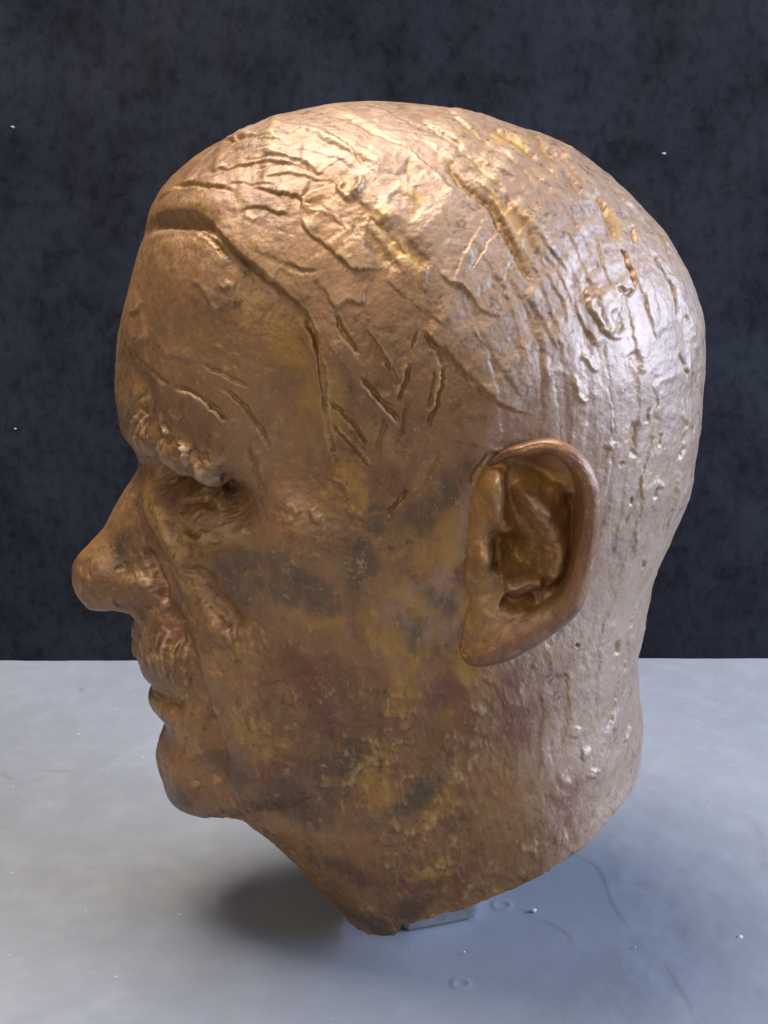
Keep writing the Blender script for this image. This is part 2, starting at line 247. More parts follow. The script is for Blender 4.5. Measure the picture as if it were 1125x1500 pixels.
MARKS = [
 ('ridge', [(-75.4, 182.9), (-73.9, 181.9), (-70.9, 181.3)], 0.5962670462806973, 0.6992469210710105, 0),
 ('groove', [(-49.5, 171.1), (-47.3, 169.6), (-46.3, 167.9)], 0.5911047852092169, 0.6934897329736601, 0),
 ('ridge', [(-65.2, 178.1), (-64.2, 176.7), (-64.2, 175.0)], 0.5994318878284398, 0.5253202857780812, 0),
 ('groove', [(-68.9, 181.2), (-68.8, 179.6), (-67.7, 178.3)], 0.4205094900459811, 1.242426540342073, 0),
 ('ridge', [(-58.2, 177.3), (-56.5, 175.3), (-55.6, 173.2)], 0.6978905142560698, 0.8954304181782764, 0),
 ('groove', [(-74.6, 177.6), (-74.1, 175.0), (-73.2, 172.4)], 0.6627635999656589, 1.1396037274640651, 0),
 ('ridge', [(-56.7, 175.5), (-56.0, 173.6), (-54.6, 171.8)], 0.7691199850803073, 1.265023246385994, 0),
 ('groove', [(-72.7, 177.9), (-69.7, 177.5), (-68.1, 176.7)], 0.45105311503058754, 1.2748279706802461, 0),
 ('ridge', [(-57.9, 177.3), (-56.3, 175.7), (-55.4, 174.0)], 0.7709923785640069, 0.6748331713558032, 0),
 ('groove', [(-74.1, 185.2), (-71.0, 184.5), (-69.0, 183.5)], 0.713187892380609, 1.202302296294781, 0),
 ('ridge', [(-58.7, 178.8), (-56.5, 177.6), (-55.4, 176.2)], 0.7094295435677094, 0.877208095283716, 0),
 ('groove', [(-61.7, 179.7), (-59.8, 178.4), (-58.9, 176.8)], 0.6432500594082857, 0.6110093715272918, 0),
 ('ridge', [(-64.4, 178.4), (-63.4, 177.4), (-63.5, 176.1)], 0.43405640411337615, 0.9347029414997683, 0),
 ('groove', [(-63.7, 179.7), (-61.9, 178.8), (-61.6, 177.6)], 0.4380478682434388, 0.5915608997091972, 0),
 ('ridge', [(-57.1, 175.9), (-56.1, 174.2), (-55.8, 172.4)], 0.4267671484607234, 1.2050599511904467, 0),
 ('groove', [(-71.1, 177.2), (-70.9, 175.3), (-69.6, 173.7)], 0.7497148608053346, 0.6410807532472924, 0),
 ('ridge', [(-71.3, 181.4), (-70.3, 179.6), (-69.9, 177.6)], 0.4022248496058712, 0.7494537122306397, 0),
 ('groove', [(-60.5, 175.0), (-59.0, 174.1), (-56.9, 173.5)], 0.7390280404491752, 0.7854324533296166, 0),
 ('ridge', [(-53.1, 173.5), (-52.2, 171.7), (-50.7, 170.0)], 0.7651162115012158, 0.8736233996299095, 0),
 ('groove', [(-51.4, 169.8), (-50.2, 167.9), (-48.8, 166.1)], 0.4562670268168933, 1.1168337142293936, 0),
 ('ridge', [(-64.4, 181.1), (-62.7, 180.6), (-62.0, 179.9)], 0.4710674830835053, 1.2215306397648091, 0),
 ('groove', [(-64.6, 179.4), (-62.7, 178.6), (-60.6, 177.8)], 0.774475231481449, 0.6437405009844761, 0),
 ('ridge', [(-57.6, 176.7), (-55.8, 176.3), (-55.3, 175.8)], 0.731909579302991, 1.1408835730494225, 0),
 ('groove', [(-51.9, 176.2), (-50.5, 174.7), (-49.3, 173.2)], 0.7751646371987406, 1.1082015211922331, 0),
 ('ridge', [(-50.3, 170.6), (-49.2, 168.7), (-48.3, 166.7)], 0.7325051506169554, 0.742292051629869, 0),
 ('groove', [(-50.6, 171.5), (-49.6, 169.4), (-48.1, 167.3)], 0.49214744194052545, 0.7612939628197349, 0),
 ('ridge', [(-71.4, 234.5), (-63.2, 238.0), (-54.7, 238.9), (-50.7, 237.7), (-46.5, 236.4), (-43.2, 232.8)], 1.2, 1.1, 0),
 ('groove', [(-53.4, 238.6), (-49.7, 237.3), (-46.0, 234.5), (-43.6, 232.1)], 0.7, 1.1, 0),
 ('step', [(-47.4, 261.9), (-40.8, 262.3), (-32.5, 261.9), (-28.8, 262.3)], 0.3, 0.97, 6),
 ('step', [(-51.1, 253.5), (-41.7, 254.3), (-36.1, 256.4), (-27.1, 255.8), (-23.5, 254.9)], 0.3, 0.9, 8),
 ('groove', [(-61.2, 249.1), (-54.2, 249.8), (-49.6, 249.6), (-41.1, 248.6)], 0.55, 1.4, 0),
 ('step', [(-36.3, 249.3), (-29.1, 247.9), (-22.8, 247.1), (-23.2, 244.0)], 0.3, 0.9, 10),
 ('step', [(-66.6, 244.8), (-59.9, 248.5), (-56.6, 249.9), (-50.1, 252.7)], 0.3, 0.52, 8),
 ('step', [(-53.5, 256.8), (-49.2, 260.3), (-44.3, 262.3)], 0.3, 0.45, 8),
 ('step', [(-4.7, 254.2), (-10.1, 260.8), (-18.2, 265.0), (-28.2, 267.1), (-38.1, 268.4)], 0.36, 0.9, 14),
 ('ridge', [(-5.4, 253.1), (-7.3, 249.2), (-10.3, 246.7)], 1.0, 1.3, 0),
 ('ridge', [(-10.9, 253.1), (-11.8, 249.9), (-8.4, 248.1)], 0.9, 1.0, 0),
 ('step', [(-23.6, 256.3), (-19.3, 255.6), (-16.9, 253.1)], 0.3, 0.67, 6),
 ('step', [(-26.6, 260.4), (-20.2, 259.3), (-12.0, 257.5), (-6.6, 254.6)], 0.3, 0.37, 6),
 ('ridge', [(-34.2, 264.6), (-28.1, 263.4), (-31.2, 261.9)], 1.2, 0.6, 0),
 ('blob', [(-32.4, 264.6), (-30.7, 264.2)], 3, -0.7, 2),
 ('step', [(-39.9, 243.0), (-35.2, 244.2), (-30.9, 244.1), (-25.4, 242.7)], 0.3, 0.75, 8),
 ('ridge', [(-38.7, 242.0), (-34.7, 241.0)], 0.8, 0.5, 0),
 ('step', [(-23.5, 242.9), (-21.9, 239.7), (-18.5, 237.3), (-15.0, 234.9), (-12.0, 232.2), (-7.5, 229.1), (-1.2, 229.1)], 0.36, 1.27, 11),
 ('step', [(-0.5, 229.4), (-5.3, 235.7), (-9.8, 241.0)], 0.36, 0.82, 10),
 ('step', [(-38.0, 234.1), (-29.5, 231.3), (-18.8, 228.0)], 0.36, 0.41, 13),
 ('groove', [(-26.8, 230.0), (-21.1, 227.9), (-17.3, 228.4)], 0.8, 0.5, 0),
 ('step', [(-17.5, 246.2), (-11.7, 241.0), (-7.9, 238.3)], 0.36, 0.52, 10),
 ('step', [(-11.9, 251.7), (-0.5, 241.1), (6.9, 233.7)], 0.42, 0.52, 13),
 ('groove', [(-6.1, 241.0), (0.6, 232.3), (5.1, 228.8)], 1.4, 0.7, 0),
 ('groove', [(-55.6, 263.8), (-45.0, 265.2), (-32.3, 263.5)], 0.45, 0.5, 0),
 ('groove', [(-52.1, 261.1), (-39.3, 262.5), (-28.5, 261.0)], 0.45, 0.8, 0),
 ('groove', [(-45.8, 258.6), (-35.2, 260.0), (-24.9, 258.5)], 0.45, 0.5, 0),
 ('groove', [(-41.7, 256.2), (-31.5, 257.6), (-21.4, 256.2)], 0.45, 0.8, 0),
 ('groove', [(-37.9, 253.8), (-27.9, 255.2), (-18.0, 253.8)], 0.45, 0.5, 0),
 ('groove', [(-34.2, 251.5), (-24.4, 252.9), (-14.7, 251.5)], 0.45, 0.8, 0),
 ('groove', [(-49.1, 248.9), (-38.8, 250.3), (-28.7, 249.0)], 0.45, 0.5, 0),
 ('groove', [(-48.0, 261.5), (-36.7, 262.9), (-26.1, 261.4)], 0.45, 0.8, 0),
 ('step', [(12.0, 271.3), (13.3, 267.3), (21.0, 261.4), (26.8, 256.9), (33.6, 253.0), (37.7, 249.8)], 0.45, 0.88, 16),
 ('pit', [(5.2, 256.0), (7.5, 254.2), (9.4, 252.4)], 3.0, 0.6, 0),
 ('pit', [(1.8, 248.1), (5.5, 245.5), (9.6, 242.9)], 2.8, 0.8, 0),
 ('groove', [(16.6, 259.3), (21.5, 252.0), (27.2, 247.0), (32.8, 238.6), (35.1, 233.9), (40.0, 222.9)], 1.1, 1.5, 0),
 ('step', [(24.2, 253.1), (29.7, 246.3), (34.1, 238.3), (36.7, 230.3)], 0.52, 1.1, 13),
 ('groove', [(-0.5, 242.6), (4.5, 237.2), (12.6, 229.9)], 2.6, 1.2, 0),
 ('step', [(12.6, 229.9), (8.0, 231.3), (6.6, 233.7)], 0.45, 0.88, 6),
 ('step', [(-4.2, 243.2), (0.7, 239.3), (6.9, 233.0)], 0.38, 0.77, 8),
 ('step', [(14.3, 230.2), (18.0, 226.4), (20.9, 225.5), (24.6, 221.0), (28.3, 218.4), (32.0, 217.4)], 0.38, 1.21, 14),
 ('groove', [(30.7, 266.2), (37.3, 261.9), (44.8, 256.8)], 1.5, 1.3, 0),
 ('groove', [(42.1, 262.7), (50.0, 258.8), (55.7, 253.3), (60.0, 248.2), (64.0, 242.4), (66.4, 238.3)], 1.2, 1.5, 0),
 ('step', [(37.2, 242.5), (42.9, 236.9), (48.0, 230.4), (50.6, 226.7)], 0.45, 0.99, 11),
 ('step', [(45.6, 255.1), (52.8, 246.1), (58.8, 241.7)], 0.45, 0.77, 11),
 ('step', [(26.9, 262.7), (34.5, 257.8), (45.5, 247.8)], 0.45, 0.55, 13),
 ('groove', [(67.0, 234.3), (69.2, 228.7), (70.8, 222.6)], 0.8, 1.8, 0),
 ('groove', [(64.1, 223.3), (67.6, 221.6), (70.8, 222.8)], 0.7, 1.2, 0),
 ('groove', [(77.4, 233.6), (80.8, 226.8), (84.5, 218.3), (85.2, 211.3)], 0.8, 1.6, 0),
 ('groove', [(71.9, 239.6), (73.2, 235.2)], 0.9, 1.5, 0),
 ('groove', [(62.5, 245.6), (63.4, 240.1), (66.1, 236.3)], 1.1, 1.2, 0),
 ('step', [(64.5, 252.5), (70.6, 246.3), (77.5, 239.2)], 0.52, 0.99, 10),
 ('groove', [(83.7, 237.5), (84.6, 233.1), (85.9, 229.2)], 0.8, 1.0, 0),
 ('step', [(54.7, 224.6), (56.2, 217.5), (61.5, 210.9), (66.4, 210.6)], 0.38, 1.32, 11),
 ('pit', [(61.9, 217.7), (63.9, 214.4), (66.2, 212.0)], 2.0, 0.8, 0),
 ('pit', [(69.3, 207.0), (70.2, 204.0), (72.0, 201.9)], 2.0, 0.8, 0),
 ('ridge', [(68.0, 205.7), (70.2, 201.8), (73.3, 201.8)], 0.9, 0.8, 0),
 ('step', [(51.2, 221.6), (53.5, 214.5), (59.6, 207.9)], 0.38, 0.99, 10),
 ('ridge', [(53.4, 206.6), (56.0, 205.6), (58.2, 202.3)], 0.8, 1.1, 0),
 ('ridge', [(50.5, 201.9), (52.3, 199.6), (52.9, 196.6), (55.8, 193.8)], 0.7, 1.1, 0),
 ('step', [(59.1, 236.7), (60.5, 227.7), (64.1, 220.4)], 0.45, 0.77, 11),
 ('step', [(71.2, 227.1), (73.7, 217.9), (77.0, 208.4)], 0.45, 0.88, 11),
 ('step', [(87.7, 214.3), (88.9, 202.7), (88.6, 194.9)], 0.45, 0.77, 10),
 ('groove', [(85.2, 204.0), (87.2, 200.1), (88.5, 196.5)], 0.8, 1.1, 0),
 ('step', [(9.3, 215.0), (17.8, 207.3), (23.1, 201.6), (30.5, 195.4), (38.5, 191.7)], 0.52, 1.32, 16),
 ('step', [(23.3, 216.1), (28.2, 208.3), (34.0, 200.8), (37.4, 194.8)], 0.52, 0.66, 16),
 ('step', [(36.5, 223.3), (42.1, 216.1), (46.2, 207.1)], 0.45, 0.77, 13),
 ('step', [(42.4, 228.4), (47.1, 221.2), (49.0, 214.1)], 0.45, 0.55, 13),
 ('step', [(-0.5, 226.9), (6.9, 221.7), (17.9, 214.7)], 0.6, 0.55, 16),
 ('step', [(33.5, 246.2), (39.8, 237.3), (44.3, 228.4)], 0.45, 0.66, 13),
 ('groove', [(70.7, 187.4), (70.5, 182.6), (70.4, 177.0)], 1.5, 1.2, 0),
 ('groove', [(74.7, 190.1), (74.0, 185.9)], 0.7, 0.9, 0),
 ('groove', [(79.3, 182.5), (79.1, 178.6)], 0.8, 0.8, 0),
 ('groove', [(88.2, 184.4), (88.7, 181.6)], 0.9, 1.0, 0),
 ('groove', [(88.6, 176.1), (87.4, 173.1)], 0.8, 1.0, 0),
 ('groove', [(79.2, 165.5), (79.0, 162.3)], 1.1, 1.2, 0),
 ('ridge', [(79.5, 166.9), (81.7, 165.5)], 1.0, 0.8, 0),
 ('groove', [(70.8, 164.6), (70.2, 161.7)], 0.7, 0.9, 0),
 ('step', [(86.7, 168.6), (86.5, 159.9), (84.4, 148.7)], 0.6, 0.6, 6),
 ('step', [(68.4, 170.9), (67.9, 158.2), (67.5, 144.8)], 0.6, 0.5, 6),
 ('step', [(74.0, 169.8), (74.2, 156.9), (73.5, 143.2)], 0.6, 0.6, 6),
 ('groove', [(78.6, 141.4), (78.1, 137.8)], 0.8, 1.0, 0),
 ('groove', [(67.4, 175.9), (66.2, 174.4)], 0.8, 0.8, 0),
 ('ridge', [(62.4, 181.7), (61.7, 179.8)], 1.6, 0.8, 0),
 ('step', [(76.0, 197.2), (77.4, 191.2), (75.3, 187.6)], 0.5, 0.7, 5),
 ('groove', [(71.0, 115.2), (71.0, 110.4)], 1.2, 1.2, 0),
 ('step', [(77.4, 126.4), (75.6, 112.7), (74.7, 98.6)], 0.6, 0.7, 6),
 ('step', [(67.1, 126.2), (65.3, 112.9), (64.1, 94.6)], 0.6, 0.6, 6),
 ('groove', [(57.7, 118.9), (56.9, 117.7)], 1.0, 1.2, 0),
 ('step', [(72.8, 104.6), (71.9, 91.0), (67.5, 81.9)], 0.6, 0.8, 6),
 ('ridge', [(60.8, 80.4), (64.1, 81.1)], 1.6, 1.0, 0),
 ('ridge', [(53.8, 76.8), (57.5, 71.8)], 1.5, 0.9, 0),
 ('ridge', [(57.8, 87.6), (59.6, 90.2)], 1.3, 0.8, 0),
 ('ridge', [(64.5, 72.0), (65.8, 74.6)], 1.4, 0.9, 0),
 ('ridge', [(80.0, 81.6), (77.2, 77.5)], 1.2, 0.9, 0),
 ('ridge', [(41.9, 50.8), (47.2, 51.7)], 2.2, 1.0, 0),
 ('ridge', [(53.1, 52.4), (57.5, 53.5)], 1.8, 1.0, 0),
 ('groove', [(-23.0, 217.5), (-20.0, 213.2), (-17.6, 206.1), (-16.4, 198.7), (-15.7, 187.6)], 1.0, 2.2, 0),
 ('groove', [(-17.4, 205.4), (-16.4, 197.7), (-15.7, 188.6), (-15.1, 177.6), (-15.7, 174.4)], 1.0, 2.2, 0),
 ('ridge', [(-21.7, 215.5), (-19.3, 208.1), (-17.9, 198.6), (-17.3, 188.9)], 2.0, 0.9, 0),
 ('groove', [(-5.9, 201.2), (-2.0, 196.8), (4.6, 187.8)], 0.75, 1.2, 0),
 ('ridge', [(-6.5, 200.4), (-2.7, 196.0), (3.9, 186.7)], 0.6, 0.6, 0),
 ('groove', [(-1.4, 196.8), (2.5, 193.0)], 0.6, 0.9, 0),
 ('groove', [(8.6, 214.1), (7.7, 208.6)], 0.55, 0.9, 0),
 ('groove', [(6.9, 205.7), (5.5, 200.2), (3.8, 194.1)], 0.7, 1.2, 0),
 ('ridge', [(6.2, 205.1), (4.4, 198.7)], 0.6, 0.6, 0),
 ('groove', [(16.7, 204.4), (14.4, 195.5), (12.1, 186.2)], 0.7, 1.2, 0),
 ('ridge', [(15.8, 203.0), (12.6, 190.3)], 0.6, 0.7, 0),
 ('groove', [(13.7, 203.8), (12.7, 198.3), (12.4, 192.0)], 0.6, 0.8, 0),
 ('groove', [(11.3, 213.6), (13.9, 208.9), (16.3, 203.5)], 0.7, 0.8, 0),
 ('groove', [(-15.1, 194.5), (-8.6, 188.7), (-4.1, 180.2)], 0.7, 1.1, 0),
 ('groove', [(-14.4, 188.3), (-9.6, 181.9), (-3.5, 173.9)], 0.6, 1.2, 0),
 ('ridge', [(-13.0, 188.0), (-2.8, 174.6)], 0.5, 0.5, 0),
 ('groove', [(0.5, 189.8), (-1.0, 184.1), (-2.6, 178.7)], 0.7, 1.0, 0),
 ('groove', [(7.7, 196.4), (5.2, 188.4), (3.1, 180.6)], 0.6, 0.7, 0),
 ('groove', [(6.2, 170.2), (3.3, 165.5), (0.1, 160.9)], 0.7, 1.1, 0),
 ('groove', [(15.1, 180.2), (12.2, 173.7), (8.1, 167.8)], 0.6, 0.9, 0),
 ('groove', [(29.4, 179.9), (25.8, 175.6), (24.0, 171.3)], 0.8, 0.9, 0),
 ('step', [(-12.8, 218.4), (-10.1, 220.3), (-7.5, 220.7), (-4.2, 219.9)], 0.6, 1.1, 6),
 ('groove', [(-12.9, 218.2), (-10.0, 211.5), (-6.4, 206.3)], 0.9, 1.2, 0),
 ('step', [(-4.9, 214.1), (-1.9, 210.7), (0.5, 207.5), (4.5, 200.8)], 0.6, 1.2, 6),
 ('step', [(4.6, 200.2), (1.4, 197.6), (-1.2, 197.6)], 0.5, 0.8, 4),
 ('step', [(-14.9, 210.4), (-12.1, 206.2), (-8.9, 203.1), (-8.5, 199.7)], 0.6, 0.9, 5),
 ('ridge', [(-0.5, 205.6), (2.3, 202.5), (4.5, 200.9)], 0.8, 0.7, 0),
 ('step', [(23.5, 200.4), (22.8, 196.7), (19.9, 192.1)], 0.6, 0.6, 5),
 ('blob', [(-11.2, 199.5), (-9.7, 198.9)], 4, -0.7, 2.5),
 ('step', [(14.5, 185.0), (21.9, 183.8), (29.4, 181.1)], 0.7, 0.5, 7),
 ('ridge', [(28.6, 181.9), (33.5, 181.0)], 1.1, 0.8, 0),
 ('ridge', [(-74.2, 183.1), (-77.2, 178.5), (-80.3, 174.1)], 0.68, 0.82, 0),
 ('ridge', [(-72.9, 184.8), (-75.8, 178.2), (-77.4, 172.7)], 0.68, 0.87, 0),
 ('ridge', [(-68.7, 185.9), (-72.3, 178.1), (-74.7, 168.7)], 0.83, 1.02, 0),
 ('ridge', [(-66.6, 186.3), (-64.7, 181.9), (-63.1, 179.1)], 0.83, 0.92, 0),
 ('ridge', [(-64.1, 187.7), (-61.0, 185.7), (-58.3, 184.9)], 0.9, 0.72, 0),
 ('ridge', [(-69.3, 180.8), (-69.2, 174.6), (-68.3, 171.4)], 0.68, 0.72, 0),
 ('ridge', [(-64.7, 177.8), (-60.6, 172.3), (-57.3, 168.0)], 1.2, 0.82, 0),
 ('ridge', [(-60.5, 181.1), (-55.2, 174.4), (-46.7, 166.2)], 1.12, 0.67, 0),
 ('ridge', [(-52.9, 171.3), (-49.0, 169.3), (-46.7, 166.2)], 1.2, 0.82, 0),
 ('groove', [(-69.7, 185.6), (-69.3, 180.8), (-67.3, 177.2)], 0.45, 0.72, 0),
 ('groove', [(-72.6, 183.1), (-74.4, 175.0)], 0.45, 0.66, 0),
 ('groove', [(-65.7, 185.6), (-63.3, 181.3), (-60.7, 178.8)], 0.45, 0.61, 0),
 ('step', [(-79.9, 173.2), (-77.0, 172.1), (-74.2, 168.4), (-68.8, 171.3), (-63.0, 169.4), (-58.0, 167.8), (-51.9, 167.2), (-45.8, 165.4)], 1.0, 4.0, 9),
 ('groove', [(-62.0, 194.4), (-55.8, 193.1), (-49.2, 189.6), (-44.2, 184.6)], 0.75, 1.5, 0),
 ('ridge', [(-61.4, 193.1), (-55.7, 191.9), (-49.4, 188.2), (-45.1, 183.3)], 0.7, 0.6, 0),
 ('groove', [(-52.5, 202.4), (-45.1, 199.6), (-38.2, 196.5)], 0.7, 0.9, 0),
 ('groove', [(-46.6, 196.2), (-41.1, 191.7), (-36.4, 184.7), (-31.7, 175.2)], 0.8, 1.1, 0),
 ('ridge', [(-37.0, 183.5), (-34.4, 179.5), (-32.5, 176.4)], 0.9, 0.9, 0),
 ('groove', [(-39.4, 179.4), (-36.9, 170.8), (-34.3, 163.0)], 0.9, 0.8, 0),
 ('blob', [(-38.4, 179.3), (-37.2, 178.1)], 2.5, -0.8, 2),
 ('groove', [(-76.0, 200.4), (-68.8, 197.3), (-62.3, 194.6)], 0.9, 1.1, 0),
 ('step', [(-77.8, 200.5), (-72.6, 204.8), (-67.1, 207.3)], 0.7, 0.8, 5),
 ('step', [(-64.4, 201.4), (-59.3, 203.2), (-53.2, 202.4)], 0.7, 0.6, 5),
 ('step', [(-62.2, 178.4), (-54.5, 177.3), (-49.0, 169.8)], 0.6, 0.5, 5),
 ('step', [(-81.9, 195.2), (-81.0, 189.1), (-82.7, 181.7)], 0.7, 0.6, 5),
 ('groove', [(-71.7, 190.5), (-76.6, 186.0), (-80.5, 179.7)], 0.8, 0.9, 0),
 ('step', [(-54.7, 224.9), (-50.5, 222.9), (-46.1, 215.4)], 0.8, 0.8, 8),
 ('ridge', [(-46.0, 222.8), (-43.9, 224.3), (-41.2, 223.4)], 1.2, 0.6, 0),
 ('step', [(-77.4, 212.5), (-72.7, 215.4), (-70.5, 217.7)], 0.7, 0.6, 5),
 ('blob', [(-62.5, 230.3), (-60.6, 229.7)], 3, -0.4, 2),
 ('blob', [(-50.6, 219.9), (-48.5, 217.7)], 5, 0.5, 2.5),
 ('step', [(-38.8, 228.6), (-34.5, 227.6), (-29.8, 224.4)], 0.7, 0.7, 6),
 ('blob', [(-26.8, 215.3), (-25.3, 212.8)], 14, -0.9, 6),
 ('ridge', [(-20.7, 215.6), (-18.9, 206.3), (-17.2, 194.8)], 1.1, 0.7, 0),
 ('step', [(-16.3, 171.1), (-12.1, 169.1), (-10.1, 164.7), (-11.3, 160.5)], 0.8, 1.0, 6),
 ('ridge', [(-20.8, 161.6), (-19.6, 159.3), (-17.2, 158.8)], 0.9, 1.0, 0),
 ('ridge', [(-29.1, 159.6), (-27.2, 161.8), (-24.0, 159.3)], 1.2, 0.8, 0),
 ('ridge', [(-28.5, 157.2), (-25.6, 158.7)], 1.0, 0.6, 0),
 ('blob', [(-26.1, 152.2), (-24.9, 152.0)], 3, -0.5, 2),
 ('step', [(-65.2, 152.6), (-60.8, 156.0), (-54.0, 157.4), (-49.1, 155.1)], 0.4, 1.7, 3.5),
 ('step', [(-48.3, 151.4), (-51.6, 149.1), (-57.9, 146.0), (-65.1, 146.2)], 0.4, 1.3, 4),
 ('ridge', [(-56.5, 155.0), (-51.3, 155.4), (-47.3, 153.8)], 1.0, 0.7, 0),
 ('blob', [(-60.1, 152.2), (-57.6, 152.5)], 4, 1.0, 3),
 ('groove', [(-65.0, 161.6), (-56.8, 163.2), (-49.8, 159.1)], 0.7, 1.3, 0),
 ('groove', [(-64.7, 151.4), (-60.9, 153.7), (-58.0, 153.7)], 1.0, 1.6, 0),
 ('pit', [(-62.7, 151.3), (-61.1, 150.9)], 1.6, 1.0, 0),
 ('groove', [(-64.1, 146.0), (-56.9, 146.8), (-50.1, 151.0)], 0.7, 1.2, 0),
 ('groove', [(-54.1, 155.2), (-54.8, 150.2)], 0.6, 0.6, 0),
 ('ridge', [(-47.5, 149.1), (-42.6, 150.6), (-39.9, 152.9)], 1.6, 1.0, 0),
 ('ridge', [(-70.6, 152.0), (-66.5, 142.1), (-60.1, 131.1)], 1.0, 0.6, 0),
 ('groove', [(-71.8, 150.5), (-68.6, 141.3), (-64.7, 134.2)], 0.8, 0.6, 0),
 ('groove', [(-88.0, 127.4), (-85.1, 129.1), (-83.7, 131.4)], 0.8, 0.5, 0),
 ('ridge', [(-83.7, 123.6), (-78.9, 125.5), (-74.2, 124.0)], 1.6, 0.6, 0),
 ('groove', [(-86.4, 118.2), (-80.5, 118.2), (-74.2, 117.9)], 0.8, 0.8, 0),
 ('groove', [(-80.2, 148.7), (-76.8, 139.2), (-73.0, 133.4)], 0.8, 0.4, 0),
 ('step', [(-78.6, 154.1), (-74.6, 146.4), (-72.4, 137.9)], 0.8, 0.4, 4),
 ('ridge', [(-83.1, 108.7), (-83.7, 101.9), (-83.0, 95.7)], 0.6003977536212687, 1.1425685301614033, 0),
 ('groove', [(-80.6, 106.6), (-80.2, 102.4), (-79.8, 98.1)], 0.5431661323213423, 0.5743283047020711, 0),
 ('ridge', [(-79.8, 106.0), (-79.0, 101.0), (-78.1, 95.5)], 0.5483589045048101, 0.716894970109675, 0),
 ('groove', [(-77.7, 108.1), (-77.0, 102.0), (-78.0, 94.5)], 0.65146297092997, 0.9701910195615313, 0),
 ('ridge', [(-76.1, 112.3), (-77.0, 103.9), (-74.6, 97.0)], 0.7163710425462708, 0.8833472087109377, 0),
 ('groove', [(-75.3, 107.8), (-74.7, 102.0), (-73.8, 96.0)], 0.6270930938331879, 0.7897622301922124, 0),
 ('ridge', [(-73.5, 111.4), (-73.9, 104.1), (-72.2, 97.5)], 0.5108096172680621, 0.5324253993024588, 0),
 ('groove', [(-72.1, 112.6), (-72.3, 104.0), (-72.0, 95.2)], 0.749319718543028, 0.6369014460333208, 0),
 ('ridge', [(-71.1, 113.2), (-71.5, 103.9), (-71.0, 94.4)], 0.6867356702476156, 0.7244682322748194, 0),
 ('groove', [(-69.8, 109.4), (-70.5, 102.7), (-69.7, 96.2)], 0.691290560331569, 0.930802452590088, 0),
 ('ridge', [(-68.8, 112.9), (-68.9, 104.4), (-69.2, 95.2)], 0.6743229703653796, 1.1271494453782758, 0),
 ('groove', [(-66.8, 111.2), (-67.6, 101.7), (-67.0, 91.9)], 0.7415016892420307, 1.0426676046576038, 0),
 ('ridge', [(-66.1, 110.1), (-65.7, 102.0), (-66.3, 92.8)], 0.5478538012021849, 0.8108995676368231, 0),
 ('groove', [(-65.1, 113.5), (-65.4, 102.7), (-66.1, 90.5)], 0.5111992982305313, 0.6186969306739686, 0),
 ('ridge', [(-63.2, 114.1), (-63.8, 104.3), (-61.9, 94.2)], 0.6059881298179361, 0.6455417892302033, 0),
 ('step', [(-80.8, 90.5), (-73.5, 90.5), (-66.5, 89.7), (-60.7, 89.6)], 0.8, 0.6, 6),
 ('groove', [(-79.4, 82.7), (-71.0, 86.0), (-63.1, 87.5)], 0.6, 0.7, 0),
 ('groove', [(-57.0, 127.5), (-51.1, 124.1), (-45.6, 118.6), (-43.8, 113.7)], 0.9, 0.7, 0),
 ('groove', [(-41.7, 124.6), (-38.3, 122.0), (-35.3, 119.9)], 0.8, 0.6, 0),
 ('step', [(-37.5, 117.7), (-35.1, 114.1), (-33.9, 111.1)], 0.8, 0.7, 5),
 ('groove', [(-63.6, 123.1), (-59.5, 119.2), (-55.6, 117.4)], 0.7, 0.5, 0),
 ('step', [(-46.1, 97.9), (-44.6, 93.0), (-40.3, 88.8), (-37.8, 82.5), (-36.7, 77.8)], 0.8, 0.8, 7),
 ('ridge', [(-42.6, 95.9), (-39.9, 98.0)], 1.6, 0.7, 0),
 ('ridge', [(-52.4, 93.0), (-49.7, 91.4)], 1.6, 0.6, 0),
 ('groove', [(-62.2, 78.5), (-64.8, 71.4), (-66.6, 65.8)], 0.8, 0.7, 0),
 ('ridge', [(-59.4, 82.4), (-59.4, 74.8), (-60.6, 70.7)], 1.2, 0.6, 0),
 ('ridge', [(-60.4, 61.7), (-59.5, 60.0)], 1.6, 0.8, 0),
 ('ridge', [(-30.2, 76.0), (-29.5, 72.5)], 1.3, 0.7, 0),
 ('ridge', [(-27.3, 103.5), (-25.3, 100.6)], 1.6, 0.6, 0),
 ('step', [(9.4, 125.7), (9.8, 121.3), (8.6, 117.2), (7.5, 113.2)], 0.8, 0.8, 6),
 ('step', [(-6.4, 126.7), (-5.3, 121.2), (-2.1, 114.7)], 0.8, 0.7, 6),
 ('step', [(-24.5, 130.1), (-16.4, 131.8), (-12.8, 129.3)], 0.8, 0.6, 6),
 ('step', [(-0.5, 118.2), (0.7, 109.2), (-1.3, 99.7), (-0.5, 87.8)], 0.8, 0.6, 7),
 ('ridge', [(-11.1, 69.2), (-8.0, 77.3), (-4.7, 81.1)], 1.2, 0.8, 0),
 ('step', [(-5.5, 83.5), (-3.6, 78.7), (3.6, 78.8)], 0.8, 0.8, 5),
 ('step', [(-16.9, 98.0), (-12.9, 89.0), (-11.8, 79.3)], 0.8, 0.5, 7),
 ('step', [(24.3, 108.1), (25.9, 96.2), (24.9, 86.4), (23.9, 76.5)], 0.8, 0.9, 8),
 ('step', [(16.1, 76.3), (20.3, 73.9), (24.4, 75.6)], 0.8, 0.6, 5),
 ('groove', [(26.5, 101.0), (26.0, 91.3)], 0.8, 0.5, 0),
 ('ridge', [(28.2, 99.5), (30.2, 100.9)], 1.3, 0.8, 0),
 ('step', [(27.4, 112.7), (33.6, 107.7), (36.1, 95.7)], 0.8, 0.5, 6),
